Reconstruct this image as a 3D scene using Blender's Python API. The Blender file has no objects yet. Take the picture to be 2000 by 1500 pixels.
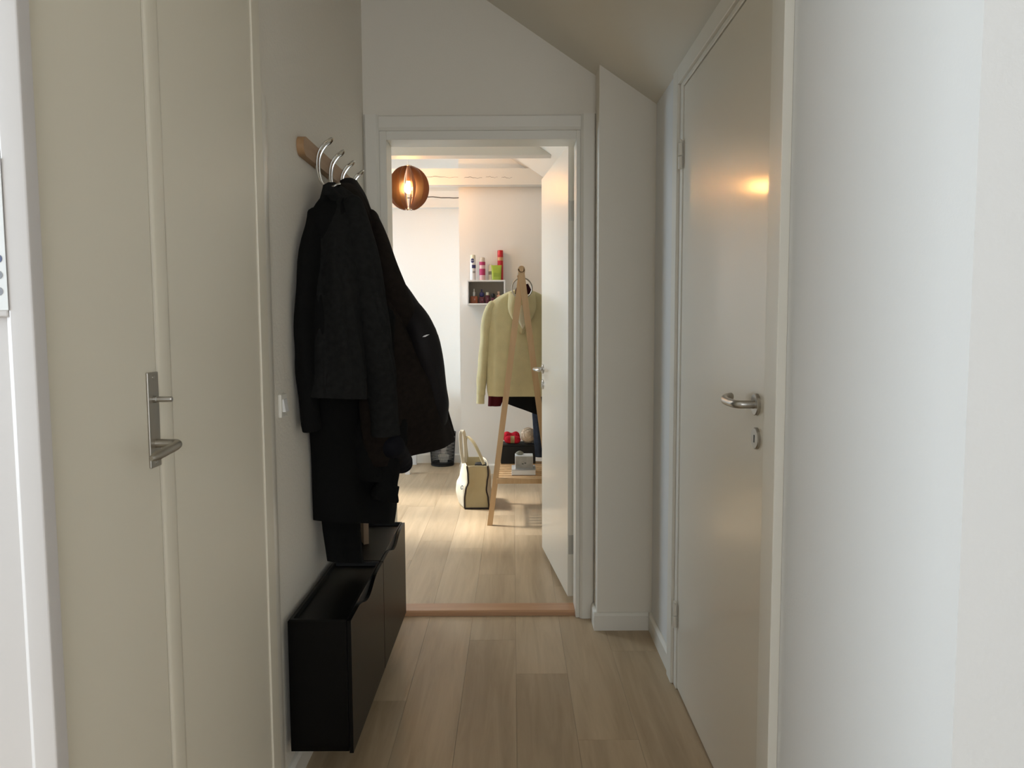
import bpy, bmesh, math, random
from mathutils import Vector, Matrix
random.seed(7)
S = bpy.context.scene
COL = S.collection

# ------------------------------------------------------------------ camera
F, PITCH, YAW, ROLL, EYE = 1458.8, .0775, -.0014, -.0045, 1.2869
fw = Vector((math.sin(YAW)*math.cos(PITCH), math.cos(YAW)*math.cos(PITCH), -math.sin(PITCH)))
rt = Vector((math.cos(YAW), -math.sin(YAW), 0))
up = rt.cross(fw)
rt2 = rt*math.cos(ROLL) + up*math.sin(ROLL)
up2 = up*math.cos(ROLL) - rt*math.sin(ROLL)
cd = bpy.data.cameras.new('camera'); cam = bpy.data.objects.new('camera', cd); COL.objects.link(cam)
cd.sensor_fit = 'HORIZONTAL'; cd.sensor_width = 36; cd.lens = 36*F/2000; cd.clip_start = .01
M = Matrix((rt2, up2, -fw)).transposed().to_4x4(); M.translation = (0, 0, EYE)
cam.matrix_world = M
S.camera = cam

# ------------------------------------------------------------------ world, daylight, exposure
W = bpy.data.worlds.new('sky'); S.world = W; W.use_nodes = True
bg = W.node_tree.nodes['Background']; bg.inputs[0].default_value = (.72, .84, 1, 1); bg.inputs[1].default_value = 1.0
def area(name, loc, aim, sx, sy, power, col):
    d = bpy.data.lights.new(name, 'AREA'); d.shape = 'RECTANGLE'; d.size = sx; d.size_y = sy; d.energy = power; d.color = col
    o = bpy.data.objects.new(name, d); COL.objects.link(o); o.location = loc
    o.rotation_euler = (Vector(aim)-Vector(loc)).to_track_quat('-Z', 'Y').to_euler()
    return o
area('daylight_living_window', (.75, -3.3, 1.6), (.75, 0, 1.5), 1.5, 1.35, 35, (.94, .97, 1))
area('daylight_side_window', (-2.42, .27, 1.5), (0, .4, 1.4), 1.35, 1.15, 50, (.80, .91, 1))
area('daylight_bedroom_window', (-3.12, 5.9, 1.34), (0, 5.9, 1.2), 1.55, 1.05, 38, (.55, .79, 1))
area('daylight_roof_window', (-2.05, 5.5, 2.75), (-1.2, 5.45, 1.2), 1.1, 1.3, 24, (.92, .96, 1))
sd = bpy.data.lights.new('sun', 'SUN'); sd.energy = 4.2; sd.angle = math.radians(9); sd.color = (1, .97, .92)
so = bpy.data.objects.new('sun', sd); COL.objects.link(so); so.rotation_euler = Vector((.47, -.14, -.87)).to_track_quat('-Z', 'Y').to_euler()
S.view_settings.view_transform = 'Standard'; S.view_settings.look = 'None'
S.view_settings.exposure = 0.50; S.view_settings.gamma = 1
S.view_settings.use_curve_mapping = False

# ------------------------------------------------------------------ helpers
def ray(x, y):
    a, b = x-1000, y-750
    return fw + rt2*(a/F) - up2*(b/F)
def onX(x, y, X): r = ray(x, y); return Vector((0, 0, EYE)) + r*(X/r.x)
def onY(x, y, Y): r = ray(x, y); return Vector((0, 0, EYE)) + r*(Y/r.y)
def onZ(x, y, Z=0): r = ray(x, y); return Vector((0, 0, EYE)) + r*((Z-EYE)/r.z)

def nodes(m): m.use_nodes = True; return m.node_tree
def mat(name, col, rough=.5, metal=0, bump=0, bscale=200, var=0, vscale=3, coat=0, spec=.5, sheen=0):
    m = bpy.data.materials.new(name); t = nodes(m); b = t.nodes['Principled BSDF']
    b.inputs['Base Color'].default_value = (*col, 1); b.inputs['Roughness'].default_value = rough
    b.inputs['Metallic'].default_value = metal; b.inputs['Specular IOR Level'].default_value = spec
    b.inputs['Coat Weight'].default_value = coat; b.inputs['Coat Roughness'].default_value = .12
    if sheen: b.inputs['Sheen Weight'].default_value = sheen; b.inputs['Sheen Roughness'].default_value = .5
    tc = t.nodes.new('ShaderNodeTexCoord')
    if var:
        n = t.nodes.new('ShaderNodeTexNoise'); n.inputs['Scale'].default_value = vscale; n.inputs['Detail'].default_value = 4
        r = t.nodes.new('ShaderNodeValToRGB')
        r.color_ramp.elements[0].position = .3; r.color_ramp.elements[1].position = .7
        r.color_ramp.elements[0].color = (*[c*(1-var) for c in col], 1); r.color_ramp.elements[1].color = (*[min(1, c*(1+var)) for c in col], 1)
        t.links.new(tc.outputs['Object'], n.inputs['Vector']); t.links.new(n.outputs['Fac'], r.inputs['Fac']); t.links.new(r.outputs['Color'], b.inputs['Base Color'])
    if bump:
        n = t.nodes.new('ShaderNodeTexNoise'); n.inputs['Scale'].default_value = bscale; n.inputs['Detail'].default_value = 3
        bp = t.nodes.new('ShaderNodeBump'); bp.inputs['Strength'].default_value = bump; bp.inputs['Distance'].default_value = .004
        t.links.new(tc.outputs['Object'], n.inputs['Vector']); t.links.new(n.outputs['Fac'], bp.inputs['Height']); t.links.new(bp.outputs['Normal'], b.inputs['Normal'])
    return m
def woodmat(name, c1, c2, rough=.45, grain=(60, 60, 2.2), rnd=.0, axis=None, bump=.05, blotch=.5, spec=.5):
    m = bpy.data.materials.new(name); t = nodes(m); b = t.nodes['Principled BSDF']; N = t.nodes.new; L = t.links.new
    b.inputs['Roughness'].default_value = rough; b.inputs['Specular IOR Level'].default_value = spec
    tc = N('ShaderNodeTexCoord'); oi = N('ShaderNodeObjectInfo')
    ad = N('ShaderNodeVectorMath'); ad.operation = 'MULTIPLY_ADD'
    L(oi.outputs['Random'], ad.inputs[0]); ad.inputs[1].default_value = (31, 17, 23); L(tc.outputs['Object'], ad.inputs[2])
    mp = N('ShaderNodeMapping'); mp.inputs['Scale'].default_value = grain; L(ad.outputs[0], mp.inputs['Vector'])
    n = N('ShaderNodeTexNoise'); n.inputs['Scale'].default_value = 1; n.inputs['Detail'].default_value = 6; n.inputs['Roughness'].default_value = .6; n.inputs['Distortion'].default_value = .6
    L(mp.outputs[0], n.inputs['Vector'])
    mp2 = N('ShaderNodeMapping'); mp2.inputs['Scale'].default_value = tuple(g*.14 for g in grain); L(ad.outputs[0], mp2.inputs['Vector'])
    n2 = N('ShaderNodeTexNoise'); n2.inputs['Scale'].default_value = 1; n2.inputs['Detail'].default_value = 2; L(mp2.outputs[0], n2.inputs['Vector'])
    mx = N('ShaderNodeMix'); mx.inputs['Factor'].default_value = blotch; L(n.outputs['Fac'], mx.inputs[2]); L(n2.outputs['Fac'], mx.inputs[3])
    a2 = N('ShaderNodeMath'); a2.operation = 'MULTIPLY_ADD'; L(oi.outputs['Random'], a2.inputs[0]); a2.inputs[1].default_value = rnd
    L(mx.outputs[0], a2.inputs[2])
    a3 = N('ShaderNodeMath'); a3.operation = 'SUBTRACT'; L(a2.outputs[0], a3.inputs[0]); a3.inputs[1].default_value = rnd*.5
    r = N('ShaderNodeValToRGB'); r.color_ramp.elements[0].position = .34; r.color_ramp.elements[1].position = .66
    r.color_ramp.elements[0].color = (*c1, 1); r.color_ramp.elements[1].color = (*c2, 1)
    L(a3.outputs[0], r.inputs['Fac']); L(r.outputs['Color'], b.inputs['Base Color'])
    bp = N('ShaderNodeBump'); bp.inputs['Strength'].default_value = bump; bp.inputs['Distance'].default_value = .002
    L(n.outputs['Fac'], bp.inputs['Height']); L(bp.outputs['Normal'], b.inputs['Normal'])
    return m

class MB:
    def __init__(s): s.v = []; s.f = []; s.wn = False
    def add(s, vs, fs):
        k = len(s.v); s.v += [Vector(v) for v in vs]; s.f += [tuple(i+k for i in q) for q in fs]; return s
    def box(s, x0, x1, y0, y1, z0, z1):
        v = [(x, y, z) for z in (z0, z1) for y in (y0, y1) for x in (x0, x1)]
        return s.add(v, [(0, 2, 3, 1), (4, 5, 7, 6), (0, 1, 5, 4), (2, 6, 7, 3), (0, 4, 6, 2), (1, 3, 7, 5)])
    def rbox(s, x0, x1, y0, y1, z0, z1, r=.003, seg=2):
        s.wn = True; bm = bmesh.new(); bmesh.ops.create_cube(bm, size=1)
        for v in bm.verts: v.co = Vector(((x0+x1)/2+v.co.x*(x1-x0), (y0+y1)/2+v.co.y*(y1-y0), (z0+z1)/2+v.co.z*(z1-z0)))
        bmesh.ops.bevel(bm, geom=bm.edges[:], offset=r, segments=seg, affect='EDGES', profile=.5)
        bm.verts.index_update()
        s.add([v.co for v in bm.verts], [[v.index for v in f.verts] for f in bm.faces]); bm.free(); return s
    def prism(s, poly, axis, a, b):
        # poly: 2D list; axis 'x','y','z' the extrusion axis
        def P(p, t): return {'x': (t, p[0], p[1]), 'y': (p[0], t, p[1]), 'z': (p[0], p[1], t)}[axis]
        n = len(poly); vs = [P(p, a) for p in poly]+[P(p, b) for p in poly]
        return s.add(vs, [tuple(range(n))[::-1], tuple(range(n, 2*n))]+[(i, (i+1) % n, n+(i+1) % n, n+i) for i in range(n)])
    def loft(s, rings, closed=True, cap0=True, cap1=True):
        n = len(rings[0]); k = len(s.v)
        for r in rings: s.v += [Vector(p) for p in r]
        for j in range(len(rings)-1):
            for i in range(n if closed else n-1):
                a, b = k+j*n+i, k+j*n+(i+1) % n
                s.f.append((a, b, b+n, a+n))
        if cap0: s.f.append(tuple(range(k, k+n))[::-1])
        if cap1: s.f.append(tuple(range(k+(len(rings)-1)*n, k+len(rings)*n)))
        return s
    def tube(s, pts, r, seg=10, cap=True, closed=False):
        pts = [Vector(p) for p in pts]; rr = r if isinstance(r, (list, tuple)) else [r]*len(pts); rings = []
        nrm = None; N = len(pts)
        for i, p in enumerate(pts):
            t = ((pts[(i+1) % N]-pts[i-1]) if closed else (pts[min(i+1, N-1)]-pts[max(i-1, 0)])).normalized()
            if nrm is None: nrm = t.orthogonal().normalized()
            nrm = (nrm-t*nrm.dot(t)).normalized(); bn = t.cross(nrm)
            rings.append([p+(nrm*math.cos(2*math.pi*k/seg)+bn*math.sin(2*math.pi*k/seg))*rr[i] for k in range(seg)])
        if closed: rings.append(rings[0])
        return s.loft(rings, cap0=cap and not closed, cap1=cap and not closed)
    def lathe(s, prof, c, seg=24, cap=True, axis=Vector((0, 0, 1))):
        c = Vector(c); q = Vector((0, 0, 1)).rotation_difference(axis)
        rings = [[c+q @ Vector((r*math.cos(2*math.pi*k/seg), r*math.sin(2*math.pi*k/seg), z)) for k in range(seg)] for r, z in prof]
        return s.loft(rings, cap0=cap, cap1=cap)
    def build(s, name, m, parent=None, smooth=False, angle=40):
        me = bpy.data.meshes.new(name); org = Vector((0, 0, 0))
        if s.v:
            lo = Vector([min(v[i] for v in s.v) for i in range(3)]); hi = Vector([max(v[i] for v in s.v) for i in range(3)])
            org = Vector(((lo.x+hi.x)/2, (lo.y+hi.y)/2, lo.z))
        me.from_pydata([v-org for v in s.v], [], s.f); me.update()
        bm = bmesh.new(); bm.from_mesh(me); bmesh.ops.recalc_face_normals(bm, faces=bm.faces[:]); bm.to_mesh(me); bm.free()
        if smooth:
            me.polygons.foreach_set('use_smooth', [True]*len(me.polygons)); me.set_sharp_from_angle(angle=math.radians(angle))
        me.materials.append(m)
        o = bpy.data.objects.new(name, me); COL.objects.link(o); o.location = org
        if smooth and s.wn: o.modifiers.new('flat faces', 'WEIGHTED_NORMAL').keep_sharp = True
        if parent is not None:
            o.parent = parent; o.matrix_parent_inverse = Matrix.Translation(-parent.location)
        return o
def tag(o, label, cat, group=None, kind=None):
    o['label'] = label; o['category'] = cat
    if group: o['group'] = group
    if kind: o['kind'] = kind
    return o
def empty(name, loc): o = bpy.data.objects.new(name, None); COL.objects.link(o); o.location = loc; o.empty_display_size = .1; return o
def struct(name, mb, m, label, cat, smooth=False): return tag(mb.build(name, m, smooth=smooth), label, cat, kind='structure')
def sstruct(name, loc, label, cat): return tag(empty(name, loc), label, cat, kind='structure')
def lerp(a, b, t): return a+(b-a)*t
def smoothpts(P, n):
    P = [Vector(p) for p in P]; out = []
    for i in range(len(P)-1):
        p0, p1, p2, p3 = P[max(i-1, 0)], P[i], P[i+1], P[min(i+2, len(P)-1)]
        for k in range(n):
            t = k/n
            out.append(.5*((2*p1)+(p2-p0)*t+(2*p0-5*p1+4*p2-p3)*t*t+(3*p1-p0-3*p2+p3)*t**3))
    out.append(P[-1]); return out

# ------------------------------------------------------------------ materials
M_wall = mat('white wall paint', (.82, .765, .665), .7, bump=.10, bscale=170)
M_wallL = mat('woodchip white wall', (.82, .765, .665), .6, bump=.35, bscale=110)
M_wallB = mat('bedroom white wall paint', (.82, .79, .735), .7, bump=.10, bscale=170)
M_wallN = mat('near room white wall paint', (.80, .79, .77), .7, bump=.10, bscale=170)
M_ceil = mat('white ceiling paint', (.78, .73, .63), .8, bump=.08, bscale=120)
M_gloss = mat('gloss white door paint', (.81, .755, .65), .32, bump=.02, bscale=60, coat=.4)
M_satin = mat('satin white trim paint', (.82, .78, .695), .35, bump=.03, bscale=60)
M_closet = mat('cream satin closet paint', (.80, .735, .60), .38, bump=.03, bscale=50)
M_white = mat('cool white lacquer', (.80, .785, .77), .35)
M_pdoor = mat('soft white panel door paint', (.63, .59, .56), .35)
M_plank = woodmat('pale oak plank', (.33, .24, .143), (.53, .405, .262), .42, (22, 1.6, 22), rnd=.10, blotch=.5)
M_sub = mat('dark joint underlay', (.12, .085, .055), .9)
M_oakthr = woodmat('varnished oak threshold', (.42, .22, .11), (.58, .33, .18), .35, (3, 60, 60))
M_beam = mat('painted beam', (.80, .75, .67), .6, bump=.25, bscale=14)
M_crack = mat('dark beam crack', (.08, .06, .045), .9)
M_steel = mat('brushed steel', (.50, .48, .45), .32, 1)
M_steelw = mat('worn nickel', (.46, .43, .38), .42, 1)
M_chrome = mat('chrome wire', (.72, .71, .69), .16, 1)
M_black = mat('black', (.006, .006, .006), .6)
M_cab = mat('black textured plastic', (.0016, .0015, .0014), .36, bump=.12, bscale=500, spec=.16)
M_railw = woodmat('oiled oak rail', (.34, .19, .085), (.47, .28, .14), .45, (50, 3, 50))
M_pine = woodmat('pine rack wood', (.52, .33, .16), (.66, .45, .25), .5, (45, 45, 3))
M_coatA = mat('charcoal wool', (.0125, .0125, .0118), .95, bump=.5, bscale=420, var=.25, vscale=60, spec=.15)
M_coatB = mat('black brown wool', (.0125, .0088, .0065), .95, bump=.5, bscale=420, var=.25, vscale=60, spec=.15)
M_coatC = mat('black nylon', (.0075, .006, .0065), .7, bump=.2, bscale=200, spec=.25)
M_coatD = mat('black wool', (.006, .006, .0058), .95, bump=.4, bscale=420, spec=.12)
M_navy = mat('navy cuff', (.004, .004, .007), .8, spec=.2)
M_cream = mat('pale yellow fleece', (.64, .56, .32), .95, bump=.35, bscale=260, var=.06, vscale=14, spec=.1, sheen=.2)
M_creamI = mat('cream fleece lining', (.76, .70, .50), .95, bump=.5, bscale=200, spec=.1, sheen=.3)
M_wine = mat('wine red cotton', (.075, .008, .012), .9, bump=.3, bscale=220, spec=.15)
M_dkred = mat('dark maroon collar', (.030, .005, .007), .9, spec=.15)
M_blkfab = mat('black jersey', (.010, .010, .010), .9, bump=.3, bscale=260, spec=.15)
M_denim = mat('dark blue grey denim', (.035, .042, .06), .9, bump=.4, bscale=400, var=.2, vscale=30, spec=.15)
M_canvas = mat('natural canvas', (.70, .63, .49), .85, bump=.3, bscale=330, var=.05, vscale=10, spec=.15)
M_canvas2 = mat('olive beige canvas', (.50, .42, .255), .85, bump=.3, bscale=330, var=.06, vscale=10, spec=.15)
M_piping = mat('dark brown piping', (.022, .012, .009), .7)
M_mesh = mat('black wire mesh', (.012, .012, .012), .45, .3)
M_red = mat('red can', (.52, .012, .02), .3); M_gold = mat('gold band', (.62, .33, .16), .35, .3)
M_pink = mat('magenta label', (.46, .03, .13), .4); M_pinkl = mat('pale pink label', (.75, .50, .52), .4)
M_blue = mat('navy label', (.03, .03, .13), .4); M_lime = mat('lime green', (.36, .46, .05), .35); M_lime2 = mat('lime label', (.27, .36, .03), .4)
M_ivory = mat('ivory plastic', (.74, .71, .56), .4); M_beigecap = mat('beige clear cap', (.66, .58, .48), .3)
M_amber = mat('amber perfume', (.30, .09, .04), .15); M_plum = mat('plum perfume', (.10, .02, .035), .15); M_rose = mat('rose glass', (.62, .38, .26), .2)
M_yarnr = mat('red yarn', (.50, .02, .035), .95, bump=.8, bscale=150, var=.2, vscale=40, spec=.1)
M_yarnb = mat('tan paper band', (.34, .24, .10), .8)
M_yarnc = mat('cream yarn', (.70, .55, .40), .95, bump=.8, bscale=120, var=.18, vscale=30, spec=.1)
M_boxblk = mat('matt black box', (.004, .004, .004), .7)
M_paper = mat('white paper', (.80, .80, .78), .7); M_greyprint = mat('grey printed card', (.40, .39, .35), .5, var=.3, vscale=16)
M_bookside = mat('grey book cover', (.36, .35, .33), .6); M_stone = mat('grey green stone', (.26, .25, .19), .8, var=.3, vscale=40)
M_kraft = mat('kraft paper', (.27, .18, .11), .8)
M_fin = woodmat('walnut veneer fin', (.085, .032, .010), (.15, .062, .020), .55, (30, 30, 3))
M_inkb = mat('print ink blue', (.10, .12, .22), .6); M_inkg = mat('print ink grey', (.28, .28, .30), .6)

# ------------------------------------------------------------------ key measures
XL, XR, YF, YS, YN = -.626, .583, 3.219, 3.085, .955
OL, OR, OH = -.529, .272, 2.07            # bedroom door opening
SL = .674                                  # roof pitch
def zh(x): return 2.175-SL*(x-XR)          # hall sloping ceiling
def zb(x): return 2.52-SL*(x-.26)          # bedroom right slope
YB0, YCH, YRE = YF+.12, 6.456, 6.99        # bedroom: front wall, chimney breast, recess wall
RX = -1.0                                  # ridge

# ------------------------------------------------------------------ structure: hall
struct('wall_left', MB().box(XL-.1, XL, 1.863, YF, 0, 3.1), M_wallL, 'white textured hall wall behind the hanging coats', 'wall')
m = MB(); m.box(-3.1, OL-.031, YF, YB0, 0, 3.6); m.box(OR+.018, 2.0, YF, YB0, 0, 3.6); m.box(OL-.031, OR+.018, YF, YB0, OH+.038, 3.6)
struct('wall_far', m, M_wall, 'white hall end wall around and above the bedroom doorway', 'wall')
struct('wall_pier', MB().prism([(.3524, 0), (XR, 0), (XR, zh(XR)), (.3524, zh(.3524))], 'y', YS, YF-.0005), M_wall, 'narrow white wall pier right of the bedroom doorway', 'wall')
YD0, YD1, HD = 1.675, 2.600, 2.100
m = MB(); m.box(XR, XR+.1, YN+.03, YD0, 0, zh(XR)+.1); m.box(XR, XR+.1, YD1, YF, 0, zh(XR)+.1); m.box(XR, XR+.1, YD0, YD1, HD, zh(XR)+.1)
struct('wall_right', m, M_wallN, 'white hall wall around the closed glossy door', 'wall')
struct('wall_near_right', MB().box(XR, 2.3, YN, YN+.03, 0, 3.05), M_wallN, 'bright white wall end at the right edge of the picture', 'wall')
struct('wall_near_left', MB().box(-2.3, -.66, YN, YN+.1, 0, 3.05), M_wallN, 'white wall behind the panelled door at the left edge', 'wall')
struct('wall_closet_back', MB().box(-.80, -.66, YN+.1, 1.862, 0, 3.1), M_wall, 'wall hidden behind the cream closet doors', 'wall')
struct('wall_header', MB().prism([(-.66, zh(-.66)), (XR, zh(XR)), (XR, 3.05), (-.66, 3.05)], 'y', YN, YN+.1), M_wall, 'wall piece above the hall entrance', 'wall')
m = MB().prism([(XL-.18, zh(XL-.18)), (XR+.1, zh(XR+.1)), (XR+.1, zh(XR+.1)+.12), (XL-.18, zh(XL-.18)+.12)], 'y', YN+.1, YF)
struct('ceiling', m, M_ceil, 'white sloping ceiling over the hall', 'ceiling')
# living side room behind the camera
struct('ceiling', MB().box(-2.3, 2.3, -3.3, YN, 3.05, 3.15), M_ceil, 'white flat ceiling of the room the picture is taken from', 'ceiling')
m = MB(); m.box(-2.4, -2.3, -3.3, -.32, 0, 3.15); m.box(-2.4, -2.3, .86, YN+.1, 0, 3.15); m.box(-2.4, -2.3, -.32, .86, 0, .8); m.box(-2.4, -2.3, -.32, .86, 2.2, 3.15)
struct('wall_side', m, M_wallN, 'white left wall of the near room', 'wall')
struct('wall_side', MB().box(2.3, 2.4, -3.3, YN+.1, 0, 3.15), M_wallN, 'white right wall of the near room', 'wall')
m = MB(); m.box(-2.4, -.05, -3.3, -3.2, 0, 3.15); m.box(1.55, 2.4, -3.3, -3.2, 0, 3.15); m.box(-.05, 1.55, -3.3, -3.2, 0, .9); m.box(-.05, 1.55, -3.3, -3.2, 2.3, 3.15)
struct('wall_back', m, M_wallN, 'white wall with the window behind the camera', 'wall')
def winframe(name, pieces, label):
    r = sstruct(name, pieces[0][0], label, 'window')
    for a, b in pieces: MB().rbox(min(a[0], b[0]), max(a[0], b[0]), min(a[1], b[1]), max(a[1], b[1]), min(a[2], b[2]), max(a[2], b[2]), .004).build('window_frame', M_white, r)
winframe('window_1', [((-.05, -3.27, .9), (1.55, -3.22, .96)), ((-.05, -3.27, 2.24), (1.55, -3.22, 2.3)), ((-.05, -3.27, .96), (.01, -3.22, 2.24)), ((1.49, -3.27, .96), (1.55, -3.22, 2.24)), ((.72, -3.27, .96), (.78, -3.22, 2.24))], 'white window frame in the room behind the camera')

winframe('window_3', [((-2.37, -.32, .8), (-2.32, .86, .86)), ((-2.37, -.32, 2.14), (-2.32, .86, 2.2)), ((-2.37, -.32, .86), (-2.32, -.26, 2.14)), ((-2.37, .80, .86), (-2.32, .86, 2.14))], 'white window frame in the side wall of the near room')

# floors: underlay with one object per plank
PW = .19
def planks(floor, x0, x1, y0, y1, jx=.007, fixed={}):
    k0 = math.floor((x0-jx)/PW); k1 = math.ceil((x1-jx)/PW)
    for k in range(k0, k1):
        a, b = max(x0, jx+k*PW), min(x1, jx+(k+1)*PW)
        if b-a < .012: continue
        y = fixed.get(k, y0+random.uniform(.15, 1.2))
        while y > y0: y -= 1.22
        while y < y1:
            c, d = max(y, y0), min(y+1.22, y1)
            if d-c > .015:
                g = .0003
                q = MB(); X0, X1, Y0, Y1, h = a+g, b-g, c+g, d-g, .0005
                q.loft([[(X0, Y0, -.006), (X1, Y0, -.006), (X1, Y1, -.006), (X0, Y1, -.006)], [(X0, Y0, -h*.5), (X1, Y0, -h*.5), (X1, Y1, -h*.5), (X0, Y1, -h*.5)], [(X0+h*.6, Y0+h*.6, 0), (X1-h*.6, Y0+h*.6, 0), (X1-h*.6, Y1-h*.6, 0), (X0+h*.6, Y1-h*.6, 0)]], cap0=False)
                q.build('plank', M_plank, floor)
            y += 1.22
fl = struct('floor', MB().box(-2.3, 2.3, -3.3, 3.238, -.05, -.006), M_sub, 'pale oak plank floor of the hall', 'floor')
planks(fl, XL, XR+.03, YN, 3.238, fixed={0: 2.68, 1: 2.235, -1: 2.98, -2: 2.02, 2: 2.87})
planks(fl, -2.3, 2.3, -.3, YN)
fl2 = struct('floor', MB().box(-3.0, 2.0, 3.339, 7.0, -.05, -.006), M_sub, 'pale oak plank floor of the bedroom', 'floor')
planks(fl2, -3.0, 1.9, 3.339, YRE)
m = MB().prism([(3.236, -.03), (3.341, -.03), (3.341, .014), (3.332, .022), (3.246, .022), (3.238, .016)], 'x', OL+.001, OR-.001)
struct('trim_1', m, M_oakthr, 'reddish oak threshold in the bedroom doorway', 'threshold')

# casing of bedroom doorway (hall side): one thing with its boards
def casing(name, label, loc): return sstruct(name, loc, label, 'door frame')
c = casing('trim_2', 'white door casing and frame around the bedroom doorway', (OL, YF, 0))
cp = [(0, 0), (.062, 0), (.062, .012), (.056, .018), (.012, .018), (.004, .013), (0, .010)]
def vcas(x, s, z1):   # x inner edge, s direction outward
    return MB().prism([(x+s*p[0], YF-.0002-p[1]) for p in cp], 'z', 0, z1)
vcas(OL-.030, -1, 2.172).build('casing_board', M_satin, c); vcas(OR+.017, 1, 2.172).build('casing_board', M_satin, c)
MB().prism([(YF-.0002-p[1], OH+.037+p[0]) for p in cp], 'x', OL-.030, OR+.017).build('casing_board', M_satin, c)
# frame lining with rebate
def lining(parts, nm='frame_jamb'):
    for q in parts: MB().rbox(*q, .0015, 1).build(nm, M_satin, c)
lining([(OL-.030, OL, YF-.006, YB0+.004, 0, OH+.037), (OR, OR+.017, YF-.006, YB0+.004, 0, OH+.037), (OL, OR, YF-.006, YB0+.004, OH, OH+.037)])
# bedroom-side casing
lining([(OL-.09, OL-.03, YB0+.0005, YB0+.016, 0, OH+.1), (OR+.02, OR+.085, YB0+.0005, YB0+.016, 0, OH+.1), (OL-.03, OR+.02, YB0+.0005, YB0+.016, OH+.037, OH+.1)], 'casing_board')
# right hall door frame
c = casing('trim_3', 'white door frame around the closed glossy door', (XR, 2.1, 0))
CX = .562
lining([(CX, XR, 1.590, 1.662, 0, 2.158), (CX, XR, 2.602, 2.672, 0, 2.158), (CX, XR, 1.662, 2.602, 2.10, 2.158)], 'casing_board')
lining([(.572, XR+.1, 1.662, 1.697, 0, 2.10), (.572, XR+.1, 2.560, 2.602, 0, 2.10), (.572, XR+.1, 1.697, 2.560, 2.083, 2.10), (XR+.045, XR+.1, 1.697, 2.56, 0, 2.083)])
# baseboards
def base(name, a, b, n, label, h=.075, t=.014):
    a, b, n = Vector((*a, 0)), Vector((*b, 0)), Vector((*n, 0))
    pr = [(0, 0), (t, 0), (t, h-.012), (t-.006, h-.002), (t-.009, h), (0, h)]
    return struct(name, MB().loft([[p+n*q[0]+Vector((0, 0, q[1])) for q in pr] for p in (a, b)]), M_satin, label, 'baseboard')
base('baseboard_left', (XL+.0004, 1.93), (XL+.0004, YF-.02), (1, 0), 'white baseboard under the black shoe cabinets')
base('baseboard_right', (XR-.0004, 2.674), (XR-.0004, YS-.0005), (-1, 0), 'white baseboard between the glossy door and the pier')
base('baseboard_pier', (.3380, YS-.0004), (XR-.015, YS-.0004), (0, -1), 'white baseboard along the front of the narrow pier')
base('baseboard_pier', (.3520, YS-.0002), (.3520, YF-.02), (-1, 0), 'white baseboard end on the side of the narrow pier')
base('baseboard_near', (XR+.001, YN-.0004), (2.29, YN-.0004), (0, -1), 'white baseboard below the right wall end')
base('baseboard_right', (XR-.0004, YN+.001), (XR-.0004, 1.588), (-1, 0), 'white baseboard before the glossy door')

# ------------------------------------------------------------------ structure: bedroom
m = MB(); m.box(-3.0, 1.95, YRE, YRE+.1, 0, 3.6)
struct('wall_bedroom_far', m, M_wallB, 'white recessed bedroom wall left of the chimney breast', 'wall')
struct('wall_chimney', MB().prism([(-.455, 0), (1.1, 0), (1.1, zb(1.1)), (-.455, zb(-.455))], 'y', YCH, YRE-.0005), M_wallB, 'warm white chimney breast with the box shelf on it', 'wall')
struct('wall_bedroom_right', MB().box(1.9, 2.0, YB0, YRE, 0, 1.5), M_wallB, 'white low wall at the right of the bedroom', 'wall')
zl = zb(RX)-SL*2.0
m = MB(); m.box(-3.1, -3.0, YB0, 5.1, 0, zl+.1); m.box(-3.1, -3.0, 6.7, YRE, 0, zl+.1); m.box(-3.1, -3.0, 5.1, 6.7, 0, .8); m.box(-3.1, -3.0, 5.1, 6.7, 1.88, zl+.1)
struct('wall_bedroom_left', m, M_wallB, 'white window wall at the left of the bedroom', 'wall')
winframe('window_2', [((-3.07, 5.1, .8), (-3.02, 6.7, .86)), ((-3.07, 5.1, 1.82), (-3.02, 6.7, 1.88)), ((-3.07, 5.1, .86), (-3.02, 5.16, 1.82)), ((-3.07, 6.64, .86), (-3.02, 6.7, 1.82)), ((-3.07, 5.87, .86), (-3.02, 5.93, 1.82))], 'white window frame in the left bedroom wall')
rw = sstruct('window_4', (-2.05, 5.5, 2.6), 'white roof window frame in the left bedroom slope', 'window')
for (a, b, y0, y1) in [(-2.6, -2.54, 4.8, 6.2), (-1.56, -1.5, 4.8, 6.2), (-2.54, -1.56, 4.8, 4.86), (-2.54, -1.56, 6.14, 6.2), (-2.08, -2.02, 4.86, 6.14)]:
    zf = lambda x: zb(RX)-SL*(RX-x)
    MB().prism([(a, zf(a)+.01), (b, zf(b)+.01), (b, zf(b)+.06), (a, zf(a)+.06)], 'y', y0, y1).build('window_frame', M_white, rw)
m = MB().prism([(RX, zb(RX)), (2.0, zb(2.0)), (2.0, zb(2.0)+.12), (RX, zb(RX)+.12)], 'y', YB0, YRE)
struct('ceiling', m, M_ceil, 'white right roof slope of the bedroom', 'ceiling')
def zl_(x): return zb(RX)-SL*(RX-x)
m = MB()
for (a, b, y0, y1) in [(-3.1, -2.6, YB0, YRE), (-1.5, RX, YB0, YRE), (-2.6, -1.5, YB0, 4.8), (-2.6, -1.5, 6.2, YRE)]:
    m.prism([(a, zl_(a)), (b, zl_(b)), (b, zl_(b)+.12), (a, zl_(a)+.12)], 'y', y0, y1)
struct('ceiling', m, M_ceil, 'white left roof slope of the bedroom with the roof window', 'ceiling')
base('baseboard_bedroom', (-2.99, YRE-.0004), (-.4555, YRE-.0004), (0, -1), 'white baseboard behind the wire wastebasket', .085)
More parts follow.
